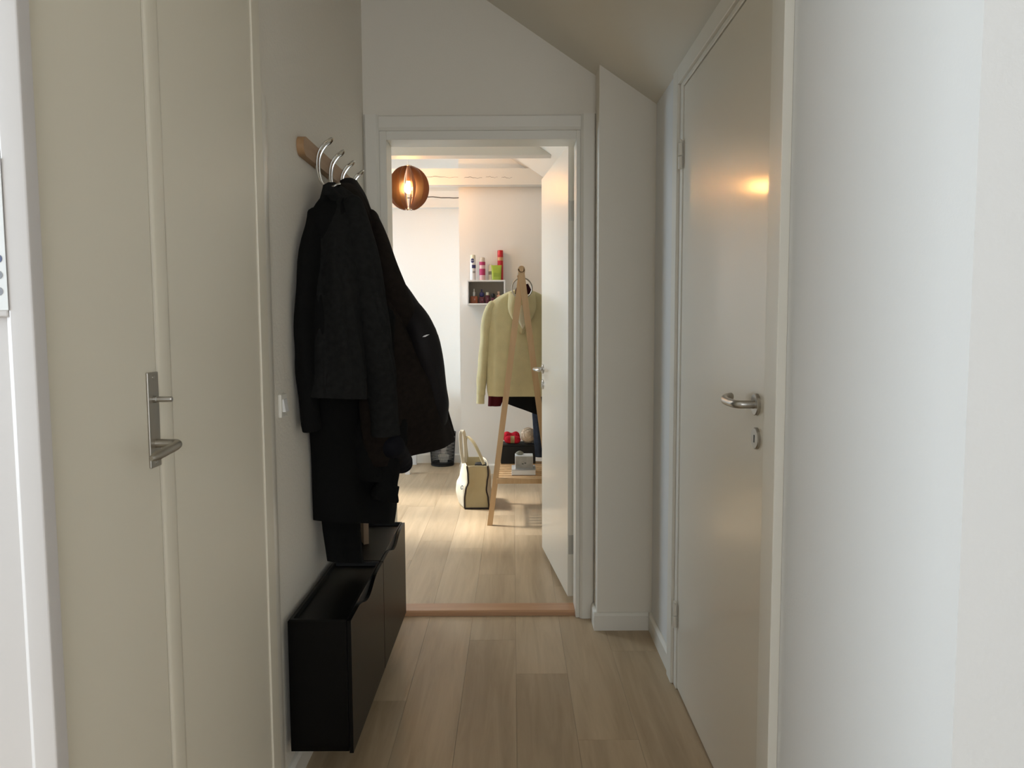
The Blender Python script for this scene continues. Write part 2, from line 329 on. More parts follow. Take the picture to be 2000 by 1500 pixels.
base('baseboard_bedroom', (-.4547, YCH-.0004), (1.1, YCH-.0004), (0, -1), 'white baseboard along the chimney breast', .085)
base('baseboard_bedroom', (-.4553, YRE-.015), (-.4553, YCH-.014), (-1, 0), 'white baseboard on the side of the chimney breast', .085)
def beam(name, y0, y1, z0, z1, label, crack=None):
    xr = .26+(2.52-(z0+.0))/SL; xr2 = .26+(2.52-z1)/SL; xl = RX-(zb(RX)-z0)/SL; xl2 = RX-(zb(RX)-z1)/SL
    o = struct(name, MB().prism([(xl+.001, z0), (xr-.001, z0), (xr2-.001, z1), (xl2+.001, z1)], 'y', y0, y1), M_beam, label, 'beam')
    for (a, b, z, w) in crack or []:
        pts = []; n = 22
        for i in range(n+1):
            t = i/n; pts.append((lerp(a, b, t), z+.004*math.sin(t*7+a)+.002*math.sin(t*23)))
        poly = [(x, zz+w*(.4+.6*math.sin(math.pi*min(1, i/n*1.3+.05))**2)) for i, (x, zz) in enumerate(pts)]+[(x, zz-w*.3) for x, zz in pts[::-1]]
        MB().prism(poly, 'y', y0-.0006, y0+.004).build('crack', M_crack, o)
beam('trim_4', 5.45, 5.56, 2.505, 2.605, 'white tie beam nearest the bedroom doorway')
zA, zB = onY(900, 361, 6.34).z, onY(900, 329, 6.34).z
beam('trim_5', 6.34, 6.44, zA, zB, 'warm lit tie beam just behind the round pendant lamp', [(-.74, -.45, onY(840, 346, 6.34).z, .0025), (-.40, -.25, onY(930, 347, 6.34).z, .0025), (-.22, -.12, onY(975, 346, 6.34).z, .002), (-.09, 0, onY(1000, 347, 6.34).z, .002)])
m = MB().box(-2.9, -.4555, 6.90, YRE-.0005, onY(850, 405, 6.9).z, onY(850, 373, 6.9).z)
o = struct('trim_6', m, M_beam, 'cracked white wall beam high in the recess left of the chimney breast', 'beam')
pts = [(lerp(-1.6, -.4575, i/30), onY(850, 386, 6.9).z+.006*math.sin(i*.55+2.2)*(i/30)+.002*math.sin(i*1.7)) for i in range(31)]
MB().prism([(x, z+.006) for x, z in pts]+[(x, z-.002) for x, z in pts[::-1]], 'y', 6.8993, 6.905).build('crack', M_crack, o)

# ------------------------------------------------------------------ doors
# closed glossy hall door, right
d1 = sstruct('door_1', (.59, 2.13, 0), 'closed glossy white door in the right hall wall', 'door')
lf = MB().rbox(.5755, .6155, 1.700, 2.557, .007, 2.080, .002).build('leaf', M_gloss, d1, True)
def rose(c, ax, r=.026, t=.008):
    return MB().lathe([(r*.2, t), (r-.002, t), (r, t-.002), (r, 0)][::-1], c, 32, axis=Vector(ax))
hp = onX(1479, 790, .5755); hp.x = .5755
h = rose(hp, (-1, 0, 0)).build('handle_rose', M_steel, d1, True)
pts = [hp+Vector(v) for v in [(0, 0, 0), (-.030, 0, 0), (-.043, .004, 0), (-.049, .018, 0), (-.050, .050, 0), (-.050, .085, .0005), (-.047, .105, .003), (-.037, .122, .006), (-.024, .130, .007)]]
MB().tube(smoothpts(pts, 5), .0098, 16).build('lever', M_steel, h, True)
kp = onX(1478.5, 856, .5755); kp.x = .5755
k = rose(kp, (-1, 0, 0), .026, .007).build('key_rose', M_steel, d1, True)
MB().rbox(kp.x-.0078, kp.x-.0066, kp.y-.0022, kp.y+.0022, kp.z-.010, kp.z+.008, .0005).build('keyhole', M_black, k)
def hinge(par, x, y, z, m, r=.0075, h_=.085):
    q = MB()
    q.lathe([(r, 0), (r, h_*.48)], (x, y, z-h_/2), 14); q.lathe([(r, 0), (r, h_*.48)], (x, y, z+h_*.02), 14)
    q.lathe([(.003, 0), (r*.8, .004), (r*.6, .010), (.002, .013)], (x, y, z+h_/2), 12)
    return q.build('hinge', m, par, True)
for zz in (1.853, .268): hinge(d1, .566, 2.560, zz, M_satin)
# bedroom door, standing open
d2 = sstruct('door_2', (.25, 3.40, 0), 'white bedroom door standing open to the right', 'door')
A = Vector((.2495, 3.392, 0)); dr = Vector((-.113, .9936, 0)).normalized(); nr = Vector((dr.y, -dr.x, 0))
LW, LT = .785, .040
def L(u, t, z): return A+dr*u+nr*t+Vector((0, 0, z))
def lbox(u0, u1, t0, t1, z0, z1, bev=.002):
    q = MB().rbox(u0, u1, t0, t1, z0, z1, bev); q.v = [L(v.x, v.y, v.z) for v in q.v]; return q
lbox(0, LW, 0, LT, .030, 2.088).build('leaf', M_gloss, d2, True)
for zz in (1.80, .275):
    hq = lbox(-.0008, .001, .004, LT-.002, zz-.045, zz+.045, .0003).build('hinge', M_steelw, d2)
    q = MB().lathe([(.0065, 0), (.0065, .085)], L(-.006, LT+.003, zz-.0425), 12); q.build('hinge_pin', M_steelw, hq, True)
hc = L(LW-.055, 0, 1.05)
r1 = rose(hc, -nr).build('handle_rose', M_steel, d2, True)
pts = [hc-nr*a-dr*b for a, b in [(0, 0), (.034, 0), (.046, .004), (.052, .018), (.052, .06), (.050, .105), (.040, .125)]]
MB().tube(smoothpts(pts, 4), .0095, 12).build('lever', M_steel, r1, True)
rose(L(LW-.055, 0, .965), -nr).build('key_rose', M_steel, d2, True)
# closet double door, left
d3 = sstruct('door_3', (-.612, 1.12, 0), 'narrow cream closet door with worn nickel handle plate', 'door')
XC = -.612
MB().rbox(XC-.028, XC, .968, 1.279, .02, 2.60, .003).build('leaf', M_closet, d3, True)
p = MB().rbox(XC, XC+.004, 1.240, 1.277, 1.050, 1.212, .0015).build('handle_plate', M_steelw, d3, True)
for zz in (1.058, 1.203): MB().lathe([(.0035, 0), (.0035, .0012), (.002, .0018)], (XC+.004, 1.259, zz), 10, axis=Vector((1, 0, 0))).build('screw', M_steel, p, True)
pts = [Vector((XC+.002, 1.262, 1.090)), Vector((XC+.025, 1.262, 1.090)), Vector((XC+.040, 1.258, 1.090)), Vector((XC+.046, 1.240, 1.089)), Vector((XC+.046, 1.205, 1.086)), Vector((XC+.045, 1.170, 1.083)), Vector((XC+.044, 1.158, 1.082))]
sp = smoothpts(pts, 5); MB().tube(sp, [.0075 if i < len(sp)-6 else .0075-.004*(i-(len(sp)-7))/6 for i in range(len(sp))], 14).build('lever', M_steelw, p, True)
MB().lathe([(.006, 0), (.006, .006), (.0048, .007), (.0048, .030), (.004, .032)], (XC+.003, 1.258, 1.166), 14, axis=Vector((1, 0, 0))).build('turn_knob', M_steel, p, True)
d4 = sstruct('door_4', (-.612, 1.55, 0), 'plain cream closet leaf beside the coat wall', 'door')
MB().rbox(XC-.028, XC, 1.2815, 1.8055, .02, 2.60, .003).build('leaf', M_closet, d4, True)
MB().prism([(XC, 1.2825), (XC+.001, 1.284), (XC+.0025, 1.292), (XC+.0025, 1.325), (XC+.001, 1.333), (XC, 1.335)], 'z', .02, 2.60).build('cover_strip', M_closet, d4, True)
cl = sstruct('trim_7', (-.61, 1.83, 0), 'cream closet casing at the corner of the coat wall', 'door frame')
MB().rbox(-.66, -.608, 1.8075, 1.8630, 0, 2.9, .003).build('casing_board', M_closet, cl, True)
MB().rbox(-.66, -.604, YN+.012, .966, 0, 2.9, .003).build('casing_board', M_closet, cl, True)
MB().rbox(-.66, -.608, .968, 1.8055, 2.605, 2.9, .003).build('casing_board', M_closet, cl, True)
struct('trim_8', MB().prism([(XL+.0004, 1.866), (XL+.004, 1.866), (XL+.010, 1.870), (XL+.012, 1.880), (XL+.012, 1.912), (XL+.009, 1.922), (XL+.003, 1.927), (XL+.0004, 1.927)], 'z', 0, 1.86), M_gloss, 'narrow glossy white strip on the coat wall beside the closet', 'trim', True)
# panelled white door facing the camera at the left edge
d5 = sstruct('door_5', (-.9, .93, 0), 'bright white panelled door at the left edge of the picture', 'door')
ye = .928; xe = -.5935
st = abs(onY(24, 750, ye).x); zt = onY(10, 619, ye).z
for q in [(-st, xe), (-1.25, -1.13)]: MB().rbox(q[0], q[1], ye, ye+.026, .01, 2.3, .003).build('stile', M_pdoor, d5, True)
for q in [(.01, .14), (zt, zt+.26), (2.14, 2.3)]: MB().rbox(-1.13, -st, ye, ye+.026, q[0], q[1], .003).build('rail', M_pdoor, d5, True)
for q in [(.14, zt), (zt+.26, 2.14)]: MB().rbox(-1.135, -st+.004, ye+.012, ye+.022, q[0]-.005, q[1]+.005, .002).build('panel', M_pdoor, d5, True)
for q in [(.14, zt), (zt+.26, 2.14)]:
    MB().prism([(-st, ye+.003), (-st-.010, ye+.012), (-st, ye+.012)], 'z', q[0], q[1]).build('moulding', M_pdoor, d5)

# ------------------------------------------------------------------ notice on the panelled door
p0, p1 = onY(15, 470, ye-.002), onY(16, 606, ye-.002)
nt = tag(MB().rbox(-.80, p1.x, ye-.0014, ye-.0002, p1.z, p0.z+.1, .0004, 1).build('paper_notice', M_paper), 'white paper notice with round marks on the left panelled door', 'notice')
for (x, y, mm) in [(-4, 505, M_inkb), (-3, 537, M_inkg), (-2, 569, M_inkg)]:
    q = onY(x, y, ye-.0014); MB().lathe([(.0052, 0), (.0052, .0004)], q, 20, axis=Vector((0, -1, 0))).build('printed_dot', mm, nt)

# ------------------------------------------------------------------ light switch
sw = tag(empty('light_switch', (XL, 2.0, 1.075)), 'small white light switch on the textured coat wall', 'switch')
MB().rbox(XL, XL+.010, 1.975, 2.025, 1.045, 1.108, .003).build('plate', M_satin, sw, True)
MB().prism([(XL+.010, 1.062), (XL+.010, 1.094), (XL+.013, 1.094), (XL+.018, 1.062)], 'y', 1.988, 2.012).v
q = MB(); q.loft([[(XL+.0095, y, 1.060), (XL+.0095, y, 1.094), (XL+.013, y, 1.094), (XL+.018, y, 1.060)] for y in (1.985, 2.014)]); q.build('rocker', M_white, sw)

# ------------------------------------------------------------------ shoe cabinets
def shoe_cabinet(y0, y1, label):
    r = tag(empty('shoe_cabinet', (-.525, (y0+y1)/2, .125)), label, 'shoe cabinet', 'black shoe cabinets')
    xb, xf, z0, z1 = XL+.016, -.440, .125, .500
    m = MB(); t = .008
    # body: shell with recessed top tray
    xs = xf-.012
    m.loft([[(xb, y0+.001, z0+.006), (xs, y0+.001, z0+.006), (xs, y1-.001, z0+.006), (xb, y1-.001, z0+.006)],
            [(xb, y0, z0+.02), (xs, y0, z0+.02), (xs, y1, z0+.02), (xb, y1, z0+.02)],
            [(xb, y0, z1-.004), (xs, y0, z1-.004), (xs, y1, z1-.004), (xb, y1, z1-.004)],
            [(xb+.003, y0+.003, z1), (xs, y0+.003, z1), (xs, y1-.003, z1), (xb+.003, y1-.003, z1)],
            [(xb+.012, y0+.012, z1), (xs-.004, y0+.012, z1), (xs-.004, y1-.012, z1), (xb+.012, y1-.012, z1)],
            [(xb+.015, y0+.015, z1-.012), (xs-.007, y0+.015, z1-.012), (xs-.007, y1-.015, z1-.012), (xb+.015, y1-.015, z1-.012)]])
    m.build('body', M_cab, r)
    # flap door with scooped grip at the top edge
    n = 28; top = []
    for i in range(n+1):
        y = lerp(y0+.002, y1-.002, i/n); u = (i/n-.5)/.30
        top.append((y, z1-.003-(.030*(math.cos(math.pi*u)*.5+.5) if abs(u) < 1 else 0)))
    poly = [(y1-.002, z0), (y0+.002, z0)]+top
    poly = [(y0+.002, z0), ]+[(y0+.002, z1-.003)]+top[1:-1]+[(y1-.002, z1-.003), (y1-.002, z0)]
    MB().prism(poly, 'x', xs+.001, xf).build('flap_door', M_cab, r)
    MB().rbox(xs-.010, xs+.0005, y0+.1, y1-.1, z1-.045, z1-.006, .002).build('grip_recess', M_black, r)
YC0, YCM, YC1 = 1.955, 2.462, 2.968
shoe_cabinet(YC0, YCM-.001, 'black wall shoe cabinet nearest the closet')
shoe_cabinet(YCM+.001, YC1, 'black wall shoe cabinet nearest the bedroom doorway')

# ------------------------------------------------------------------ coat rail and hooks
rl = tag(empty('coat_rack', (XL, 2.56, 1.8)), 'wooden coat rail with chrome wire hooks on the textured wall', 'coat rack')
zr = 1.815; y0, y1 = 2.212, 2.925; hh = .028
poly = []
for s in range(13): a = math.pi/2+math.pi*s/12; poly.append((y0+hh+hh*math.cos(a), zr+hh*math.sin(a)))
for s in range(13): a = -math.pi/2+math.pi*s/12; poly.append((y1-hh+hh*math.cos(a), zr+hh*math.sin(a)))
MB().prism(poly, 'x', XL+.0005, XL+.022).build('rail', M_railw, rl, True)
for i, yy in enumerate((2.355, 2.515, 2.675, 2.835)):
    x = XL+.026; w = .017
    # one closed wire loop: top hat arm, stem over the rail, lower coat arm
    side = [(.034, .040), (.022, .032), (.006, .008), (.000, -.020), (.001, -.050), (.008, -.078), (.026, -.098), (.050, -.098)]
    prof = smoothpts([(a, 0, b) for a, b in side], 5)
    pts = [Vector((x+p.x, yy-w, zr+p.z)) for p in prof]
    for k in range(1, 8): a = math.pi*k/8; pts.append(Vector((x+.050+.016*math.sin(a), yy-w*math.cos(a), zr-.098+.012*math.sin(a))))
    pts += [Vector((x+p.x, yy+w, zr+p.z)) for p in prof[::-1]]
    for k in range(1, 8): a = math.pi*k/8; pts.append(Vector((x+.034+.012*math.sin(a), yy+w*math.cos(a), zr+.040+.011*math.sin(a))))
    MB().tube(pts, .0032, 8, closed=True).build('hook', M_chrome, rl, True)

# ------------------------------------------------------------------ garments
def garment_rings(rows, nseg=72, sub=5, fold=.12, kf=7, ph=0., sq=.85):
    # rows: (left point, right point, thickness towards the viewer, thickness towards the wall)
    Ls = smoothpts([r[0] for r in rows], sub); Rs = smoothpts([r[1] for r in rows], sub)
    T = smoothpts([(r[2], r[3], 0) for r in rows], sub); n = len(Ls); rings = []
    for j in range(n):
        l, r, t = Ls[j], Rs[j], T[j]; c = (l+r)/2; a = (r-l)/2
        nd = Vector((a.y, -a.x, 0)); nd = nd.normalized() if nd.length > 1e-6 else Vector((0, -1, 0))
        v = j/(n-1); ring = []
        for i in range(nseg):
            th = 2*math.pi*i/nseg; co, si = math.cos(th), math.sin(th)
            x = math.copysign(abs(co)**sq, co); y = math.copysign(abs(si)**sq, si)
            f = fold*min(1, .25+v*1.1)*(math.sin(kf*th+ph+1.3*v)+.5*math.sin(kf*1.9*th+2*ph-.8*v)+.35*math.sin(3*th+ph*3+4*v))
            tk = t.x if si > 0 else t.y
            ring.append(c+a*x*(1+.10*f*(1-abs(co)))+nd*tk*y*(1+f))
        rings.append(ring)
    return rings
def garment(name, rows, m, parent, hollow=True, **k):
    R = garment_rings(rows, **k); mb = MB(); c0 = sum(R[0], Vector())/len(R[0])
    rr = [[c0+(p-c0)*.4+Vector((0, 0, .008)) for p in R[0]]]+R
    if hollow:
        c1 = sum(R[-1], Vector())/len(R[-1])
        rr += [[c1+(p-c1)*.93+Vector((0, 0, .004)) for p in R[-1]], [c1+(p-c1)*.82+Vector((0, 0, .09)) for p in R[-1]]]
    mb.loft(rr)
    return mb.build(name, m, parent, True, 75)
def sleeve(name, path, m, parent, seg=28, wr=.10, cuff=None, seed=0, cmat=None, flat=1.0):
    # path: (center, radius across, radius depth)
    C = smoothpts([p[0] for p in path], 6); Rr = smoothpts([(p[1], p[2], 0) for p in path], 6); rings = []
    n = len(C)
    for j in range(n):
        t = (C[min(j+1, n-1)]-C[max(j-1, 0)]).normalized()
        a = Vector((1, 0, 0))-t*t.x; a.normalize(); b = t.cross(a); v = j/(n-1)
        rings.append([C[j]+(a*math.cos(2*math.pi*i/seg)*Rr[j].x+b*math.sin(2*math.pi*i/seg)*Rr[j].y)*(1+wr*math.sin(3*2*math.pi*i/seg+v*6+seed)*.6+wr*.5*math.sin(v*26+seed+2*math.sin(2*math.pi*i/seg))) for i in range(seg)])
    e = rings[0]; c0 = sum(e, Vector())/seg; t0 = (C[2]-C[0]).normalized()
    rings = [[c0+(p-c0)*k-t0*Rr[0].x*d for p in e] for k, d in ((.25, .85), (.6, .68), (.87, .36))]+rings
    e = rings[-1]; c1 = sum(e, Vector())/seg; t = (C[-1]-C[-3]).normalized()
    rings += [[c1+(p-c1)*.90 for p in e], [c1+(p-c1)*.8-t*.05 for p in e]]
    o = MB().loft(rings).build(name, m, parent, True, 75)
    return o
def RX_(y, xl, Xl, xr, Xr, t, tb=None): return (onX(xl, y, Xl), onX(xr, y, Xr), t, tb if tb is not None else t)

# black long coat close to the wall, lowest hem
cD = tag(empty('coat', (-.5, 2.55, .62)), 'long black coat behind the others, its hem just above the shoe cabinets', 'coat', 'dark coats on the wire hooks')
rows = [RX_(372, 640, -.575, 668, -.545, .02), RX_(420, 610, -.59, 690, -.50, .05, .04), RX_(500, 603, -.60, 715, -.46, .07, .05), RX_(640, 590, -.60, 735, -.45, .09, .05), RX_(780, 606, -.60, 742, -.46, .10, .05), RX_(880, 614, -.605, 752, -.455, .10, .05), RX_(960, 617, -.605, 755, -.455, .10, .05), RX_(1017, 619, -.605, 748, -.46, .10, .05)]
garment('body', rows, M_coatD, cD, fold=.10, kf=5, ph=.6)
P = lambda x, y, X: onX(x, y, X)
sleeve('sleeve', [(P(622, 430, -.585), .030, .05), (P(604, 520, -.59), .032, .055), (P(597, 640, -.592), .030, .055), (P(601, 740, -.59), .028, .05), (P(610, 838, -.585), .025, .045)], M_coatD, cD, seed=1)
sleeve('sleeve', [(P(735, 620, -.42), .05, .05), (P(742, 760, -.42), .055, .05), (P(752, 860, -.41), .055, .05), (P(757, 930, -.405), .035, .045), (P(748, 975, -.42), .045, .045)], M_coatD, cD, seed=2, wr=.16)
# navy cuffed jacket between
cE = tag(empty('jacket', (-.42, 2.75, .8)), 'black jacket with navy cuff peeking out below the brown coat', 'jacket', 'dark coats on the wire hooks')
rows = [RX_(375, 662, -.565, 690, -.54, .02), RX_(440, 668, -.55, 722, -.47, .04), RX_(560, 672, -.53, 748, -.43, .06), RX_(720, 690, -.50, 770, -.41, .07), RX_(860, 700, -.48, 772, -.415, .07), RX_(940, 705, -.48, 752, -.43, .06)]
garment('body', rows, M_coatD, cE, fold=.10, kf=5, ph=2.2)
s_ = sleeve('sleeve', [(P(745, 560, -.42), .05, .05), (P(762, 700, -.40), .055, .05), (P(762, 820, -.395), .055, .05), (P(762, 878, -.39), .048, .045)], M_coatD, cE, seed=4)
q = [(P(762, 868, -.388), .046, .042), (P(776, 892, -.380), .042, .038), (P(784, 906, -.374), .040, .034)]
sleeve('cuff', q, M_navy, s_, seed=5, wr=.05)
# black nylon jacket, furthest: shoulder and sleeve with white mark
cC = tag(empty('jacket', (-.30, 2.9, .9)), 'black nylon jacket with a tiny white mark, nearest the bedroom doorway', 'jacket', 'dark coats on the wire hooks')
rows = [RX_(352, 668, -.575, 692, -.55, .02), RX_(385, 672, -.565, 712, -.51, .03), RX_(440, 690, -.54, 738, -.45, .04), RX_(500, 705, -.52, 754, -.42, .05), RX_(560, 715, -.50, 774, -.39, .055), RX_(640, 735, -.46, 800, -.35, .06), RX_(760, 760, -.42, 845, -.28, .06), RX_(838, 770, -.40, 850, -.27, .06)]
garment('body', rows, M_coatC, cC, fold=.10, kf=4, ph=1.2)
s_ = sleeve('sleeve', [(P(760, 545, -.395), .028, .05), (P(795, 605, -.345), .045, .06), (P(828, 665, -.285), .048, .06), (P(844, 735, -.265), .042, .055), (P(856, 790, -.25), .036, .05), (P(862, 815, -.245), .022, .04)], M_coatC, cC, seed=6, wr=.05)
pw = onX(832, 656, -.262)
lg = MB().prism([(-.011, -.0035), (-.002, -.0030), (.009, .0035), (.011, .0045), (.002, .0035), (-.006, .0005)], 'y', 0, .002)
lg.v = [Vector((v.x*1.0, v.y, v.z))+pw for v in lg.v]
LOGO = (lg, s_)
# brown-black wool coat
cB = tag(empty('coat', (-.35, 2.7, .85)), 'black-brown wool coat with a wide slanting hem in front of the doorway', 'coat', 'dark coats on the wire hooks')
rows = [RX_(362, 655, -.565, 688, -.54, .02), RX_(400, 662, -.55, 715, -.48, .04, .03), RX_(470, 672, -.53, 744, -.43, .06, .03), RX_(560, 682, -.51, 764, -.39, .07, .03), RX_(650, 692, -.49, 800, -.34, .075, .03), RX_(740, 700, -.47, 846, -.275, .08, .03),
        (onX(706, 830, -.465), onX(868, 810, -.245), .08, .03), (onX(720, 912, -.455), onX(879, 848, -.235), .08, .03)]
garment('body', rows, M_coatB, cB, fold=.19, kf=5, ph=.2)
s_ = sleeve('sleeve', [(P(728, 425, -.455), .020, .035), (P(741, 470, -.425), .030, .045), (P(764, 560, -.38), .046, .055), (P(795, 650, -.345), .055, .055), (P(815, 720, -.315), .054, .05), (P(832, 770, -.295), .048, .045)], M_coatB, cB, seed=3, wr=.06)
for (x, y) in [(748, 462), (752, 480)]:
    b = onX(x, y, -.425); MB().lathe([(.010, 0), (.010, .003), (.006, .004)], b, 14, axis=Vector((1, -.4, .1)).normalized()).build('button', M_piping, cB, True)
# charcoal coat, nearest the camera
cA = tag(empty('coat', (-.5, 2.35, .95)), 'charcoal grey wool coat hanging nearest the camera', 'coat', 'dark coats on the wire hooks')
rows = [RX_(361, 634, -.575, 660, -.555, .015), RX_(385, 628, -.58, 686, -.525, .04, .02), RX_(430, 616, -.585, 705, -.475, .06, .03), RX_(500, 609, -.59, 722, -.44, .085, .03), RX_(580, 604, -.59, 735, -.42, .10, .03), RX_(660, 601, -.59, 742, -.415, .11, .03), RX_(730, 599, -.59, 745, -.42, .115, .03), RX_(776, 597, -.59, 742, -.425, .115, .03)]
garment('body', rows, M_coatA, cA, fold=.21, kf=6, ph=.9)
sleeve('sleeve', [(P(690, 400, -.49), .03, .04), (P(705, 480, -.455), .045, .045), (P(722, 580, -.425), .048, .045), (P(737, 690, -.405), .047, .042), (P(749, 790, -.395), .044, .040), (P(754, 850, -.39), .043, .038)], M_coatA, cA, seed=7, wr=.05)
MB().loft([[onX(642, 372, -.555)+Vector((.012*math.cos(a)+.03*k, -.02+.01*math.sin(a)+.10*k, .02*math.sin(a)-.035*k)) for a in [2*math.pi*i/12 for i in range(12)]] for k in [0, .35, .7, 1]]).build('collar', M_coatA, cA, True)
# black trousers / scarf hanging down to the cabinet
cF = tag(MB().build('scarf', M_coatD) if False else empty('scarf', (-.55, 2.35, .5)), 'long black scarf hanging down onto the shoe cabinet', 'scarf')
rows = [RX_(880, 632, -.59, 690, -.54, .04), RX_(960, 632, -.595, 694, -.535, .045), RX_(1030, 635, -.59, 696, -.53, .045, .03), RX_(1070, 641, -.58, 698, -.52, .045, .03), RX_(1097, 645, -.57, 701, -.51, .045, .03)]
garment('cloth', rows, M_coatD, cF, fold=.12, kf=5, ph=.3, hollow=False)
# kraft paper bag leaning on the cabinet behind the scarf
kb = onZ(706, 1060, .489); 
q = MB().rbox(-.055, .055, -.014, .014, 0, .125, .001, 1); 
q.v = [Vector((v.x*.4+v.y*.6, -v.x*.9+v.y*.4, v.z))+Vector((kb.x, kb.y+.03, .4885)) for v in q.v]
tag(q.build('kraft_box', M_kraft), 'small tan cardboard piece on the shoe cabinet beside the scarf', 'cardboard')
lo, ls = LOGO; lo.build('logo_mark', M_white, ls)

# ------------------------------------------------------------------ pendant lamp
lc = onY(797.5, 367, 5.9); R0 = .162
lp = tag(empty('pendant_lamp', lc), 'round pendant lamp of dark wooden fins with a glowing bulb', 'lamp')
NF = 10
zt_, zb_ = R0*1.02, -R0*1.06
for i in range(NF):
    a = 2*math.pi*i/NF; n = 20; out = []; inn = []
    for k in range(n+1):
        t = lerp(math.radians(101), math.radians(-106), k/n)*1.0
        u = k/n; ph = lerp(math.radians(80), math.radians(-74), u)
        out.append((R0*math.cos(ph)**.92, R0*1.05*math.sin(ph)-.003))
    for k in range(n+1):
        u = k/n; z = lerp(out[0][1], out[-1][1], u); w = R0*(.11+.34*math.sin(math.pi*min(1, u*1.02))**.9)*(1+.12*math.sin(math.pi*u*1.2-.6))
        inn.append((min(w, 9), z))
    inn[0] = (out[0][0]*.55, out[0][1]); inn[-1] = (out[-1][0]*.55, out[-1][1])
    ca, sa = math.cos(a), math.sin(a); q = MB(); k0 = []
    for s in (-.0009, .0009):
        k0 += [lc+Vector((r*ca-s*sa, r*sa+s*ca, z)) for r, z in out]+[lc+Vector((r*ca-s*sa, r*sa+s*ca, z)) for r, z in inn]
    N2 = 2*(n+1); fs = []
    for k in range(n):
        fs += [(k, k+1, n+1+k+1, n+1+k), (N2+k, N2+n+1+k, N2+n+1+k+1, N2+k+1), (k, N2+k, N2+k+1, k+1), (n+1+k, n+2+k, N2+n+2+k, N2+n+1+k)]
    q.add(k0, fs); q.build('fin', M_fin, lp)
for zz, rr in ((R0*1.03, .030), (-R0*1.0, .030)):
    MB().tube([lc+Vector((rr*math.cos(a), rr*math.sin(a), zz)) for a in [2*math.pi*k/20 for k in range(20)]], .0028, 8, closed=True).build('ring', M_steelw, lp, True)
MB().lathe([(.007, R0*1.03), (.010, R0*1.0), (.019, R0*.72), (.019, R0*.34), (.016, R0*.30)][::-1], lc, 20).build('lamp_holder', mat('copper lamp holder', (.45, .22, .12), .4, .6), lp, True)
zc = zb(lc.x)
MB().tube([lc+Vector((0, 0, R0*1.0)), Vector((lc.x, lc.y, zc-.001))], .0028, 8).build('cord', M_satin, lp, True)
MB().lathe([(.045, -.03), (.045, 0)], (lc.x, lc.y, zc-.004), 24).build('canopy', M_satin, lp, True)
mb_ = bpy.data.materials.new('glowing bulb'); t = nodes(mb_); t.nodes.clear()
em = t.nodes.new('ShaderNodeEmission'); em.inputs[0].default_value = (1, .46, .125, 1); em.inputs[1].default_value = 160; ou = t.nodes.new('ShaderNodeOutputMaterial'); t.links.new(em.outputs[0], ou.inputs[0])
pr = [(.0145, .048), (.016, .035), (.024, .018), (.031, 0), (.032, -.014), (.028, -.030), (.018, -.042), (.006, -.047)]
MB().lathe(pr[::-1], lc+Vector((0, 0, .004)), 24).build('bulb', mb_, lp, True)

# ------------------------------------------------------------------ box shelf on the chimney breast
sc = 6.33
s0, s1 = onY(912, 547, sc), onY(987, 595, sc)
sx0, sx1, sz1, sz0 = s0.x, s1.x, s0.z, s1.z
sh = tag(empty('wall_shelf', ((sx0+sx1)/2, YCH, sz0)), 'small white box shelf on the chimney breast', 'shelf')
bt = .012
for q, nm in [((sx0, sx1, sc, YCH-.001, sz1-bt, sz1), 'top_board'), ((sx0, sx1, sc, YCH-.001, sz0, sz0+bt), 'bottom_board'), ((sx0, sx0+bt, sc, YCH-.001, sz0+bt, sz1-bt), 'side_board'), ((sx1-bt, sx1, sc, YCH-.001, sz0+bt, sz1-bt), 'side_board')]:
    MB().rbox(*q, .0008, 1).build(nm, M_white, sh)
MB().box(sx0+bt, sx1-bt, YCH-.006, YCH-.001, sz0+bt, sz1-bt).build('back_panel', mat('shade tinted shelf back', (.26, .225, .18), .7), sh)  # grey brown back panel, darkened in colour for the shade inside the box
px = lambda x, y, Y=6.39: onY(x, y, Y)
zs = sz1+.0003
def can(name, xa, xb, yt, label, cat, parts, Y=6.39, tilt=0):
    a, b = px(xa, 540, Y), px(xb, 540, Y); c = Vector(((a.x+b.x)/2, Y, zs)); r = (b.x-a.x)/2; h = px(xa, yt, Y).z-zs
    o = tag(empty(name, c), label, cat, 'toiletries on the box shelf')
    for nm, prof, m in parts: MB().lathe([(p[0]*r, p[1]*h) for p in prof], c, 24).build(nm, m, o, True)
    return o, c, r, h
o, c, r, h = can('spray_can', 918.5, 929.5, 498, 'white deodorant spray can with a round navy emblem', 'spray can', [('body', [(.96, 0), (1, .01), (1, .80), (.9, .83)], M_paper), ('cap', [(.93, .832), (.93, .975), (.8, 1)], M_ivory)])
def patch(nm, c, r, a0, a1, z0, z1, m, par, rr=1.012, seg=10, ell=False):
    q = MB(); vs = []
    for s in (rr, rr+.006):
        for j in range(7):
            for i in range(seg+1):
                u, v = i/seg*2-1, j/6*2-1
                if ell: d = max(abs(u), abs(v)); l = math.hypot(u, v); k = d/l if l > 1e-6 else 1; u, v = u*k, v*k
                a = math.radians(lerp(a0, a1, (u+1)/2)); vs.append((c.x+r*s*math.sin(a), c.y-r*s*math.cos(a), lerp(z0, z1, (v+1)/2)))
    n = 7*(seg+1); fs = []
    for j in range(6):
        for i in range(seg):
            k = j*(seg+1)+i; fs += [(k, k+1, k+seg+2, k+seg+1), (n+k, n+k+1, n+k+seg+2, n+k+seg+1)]
    q.add(vs, fs); return q.build(nm, m, par, True)
e_ = patch('emblem', c, r, -46, 30, px(0, 518).z, px(0, 509.5).z, M_blue, o, ell=True)
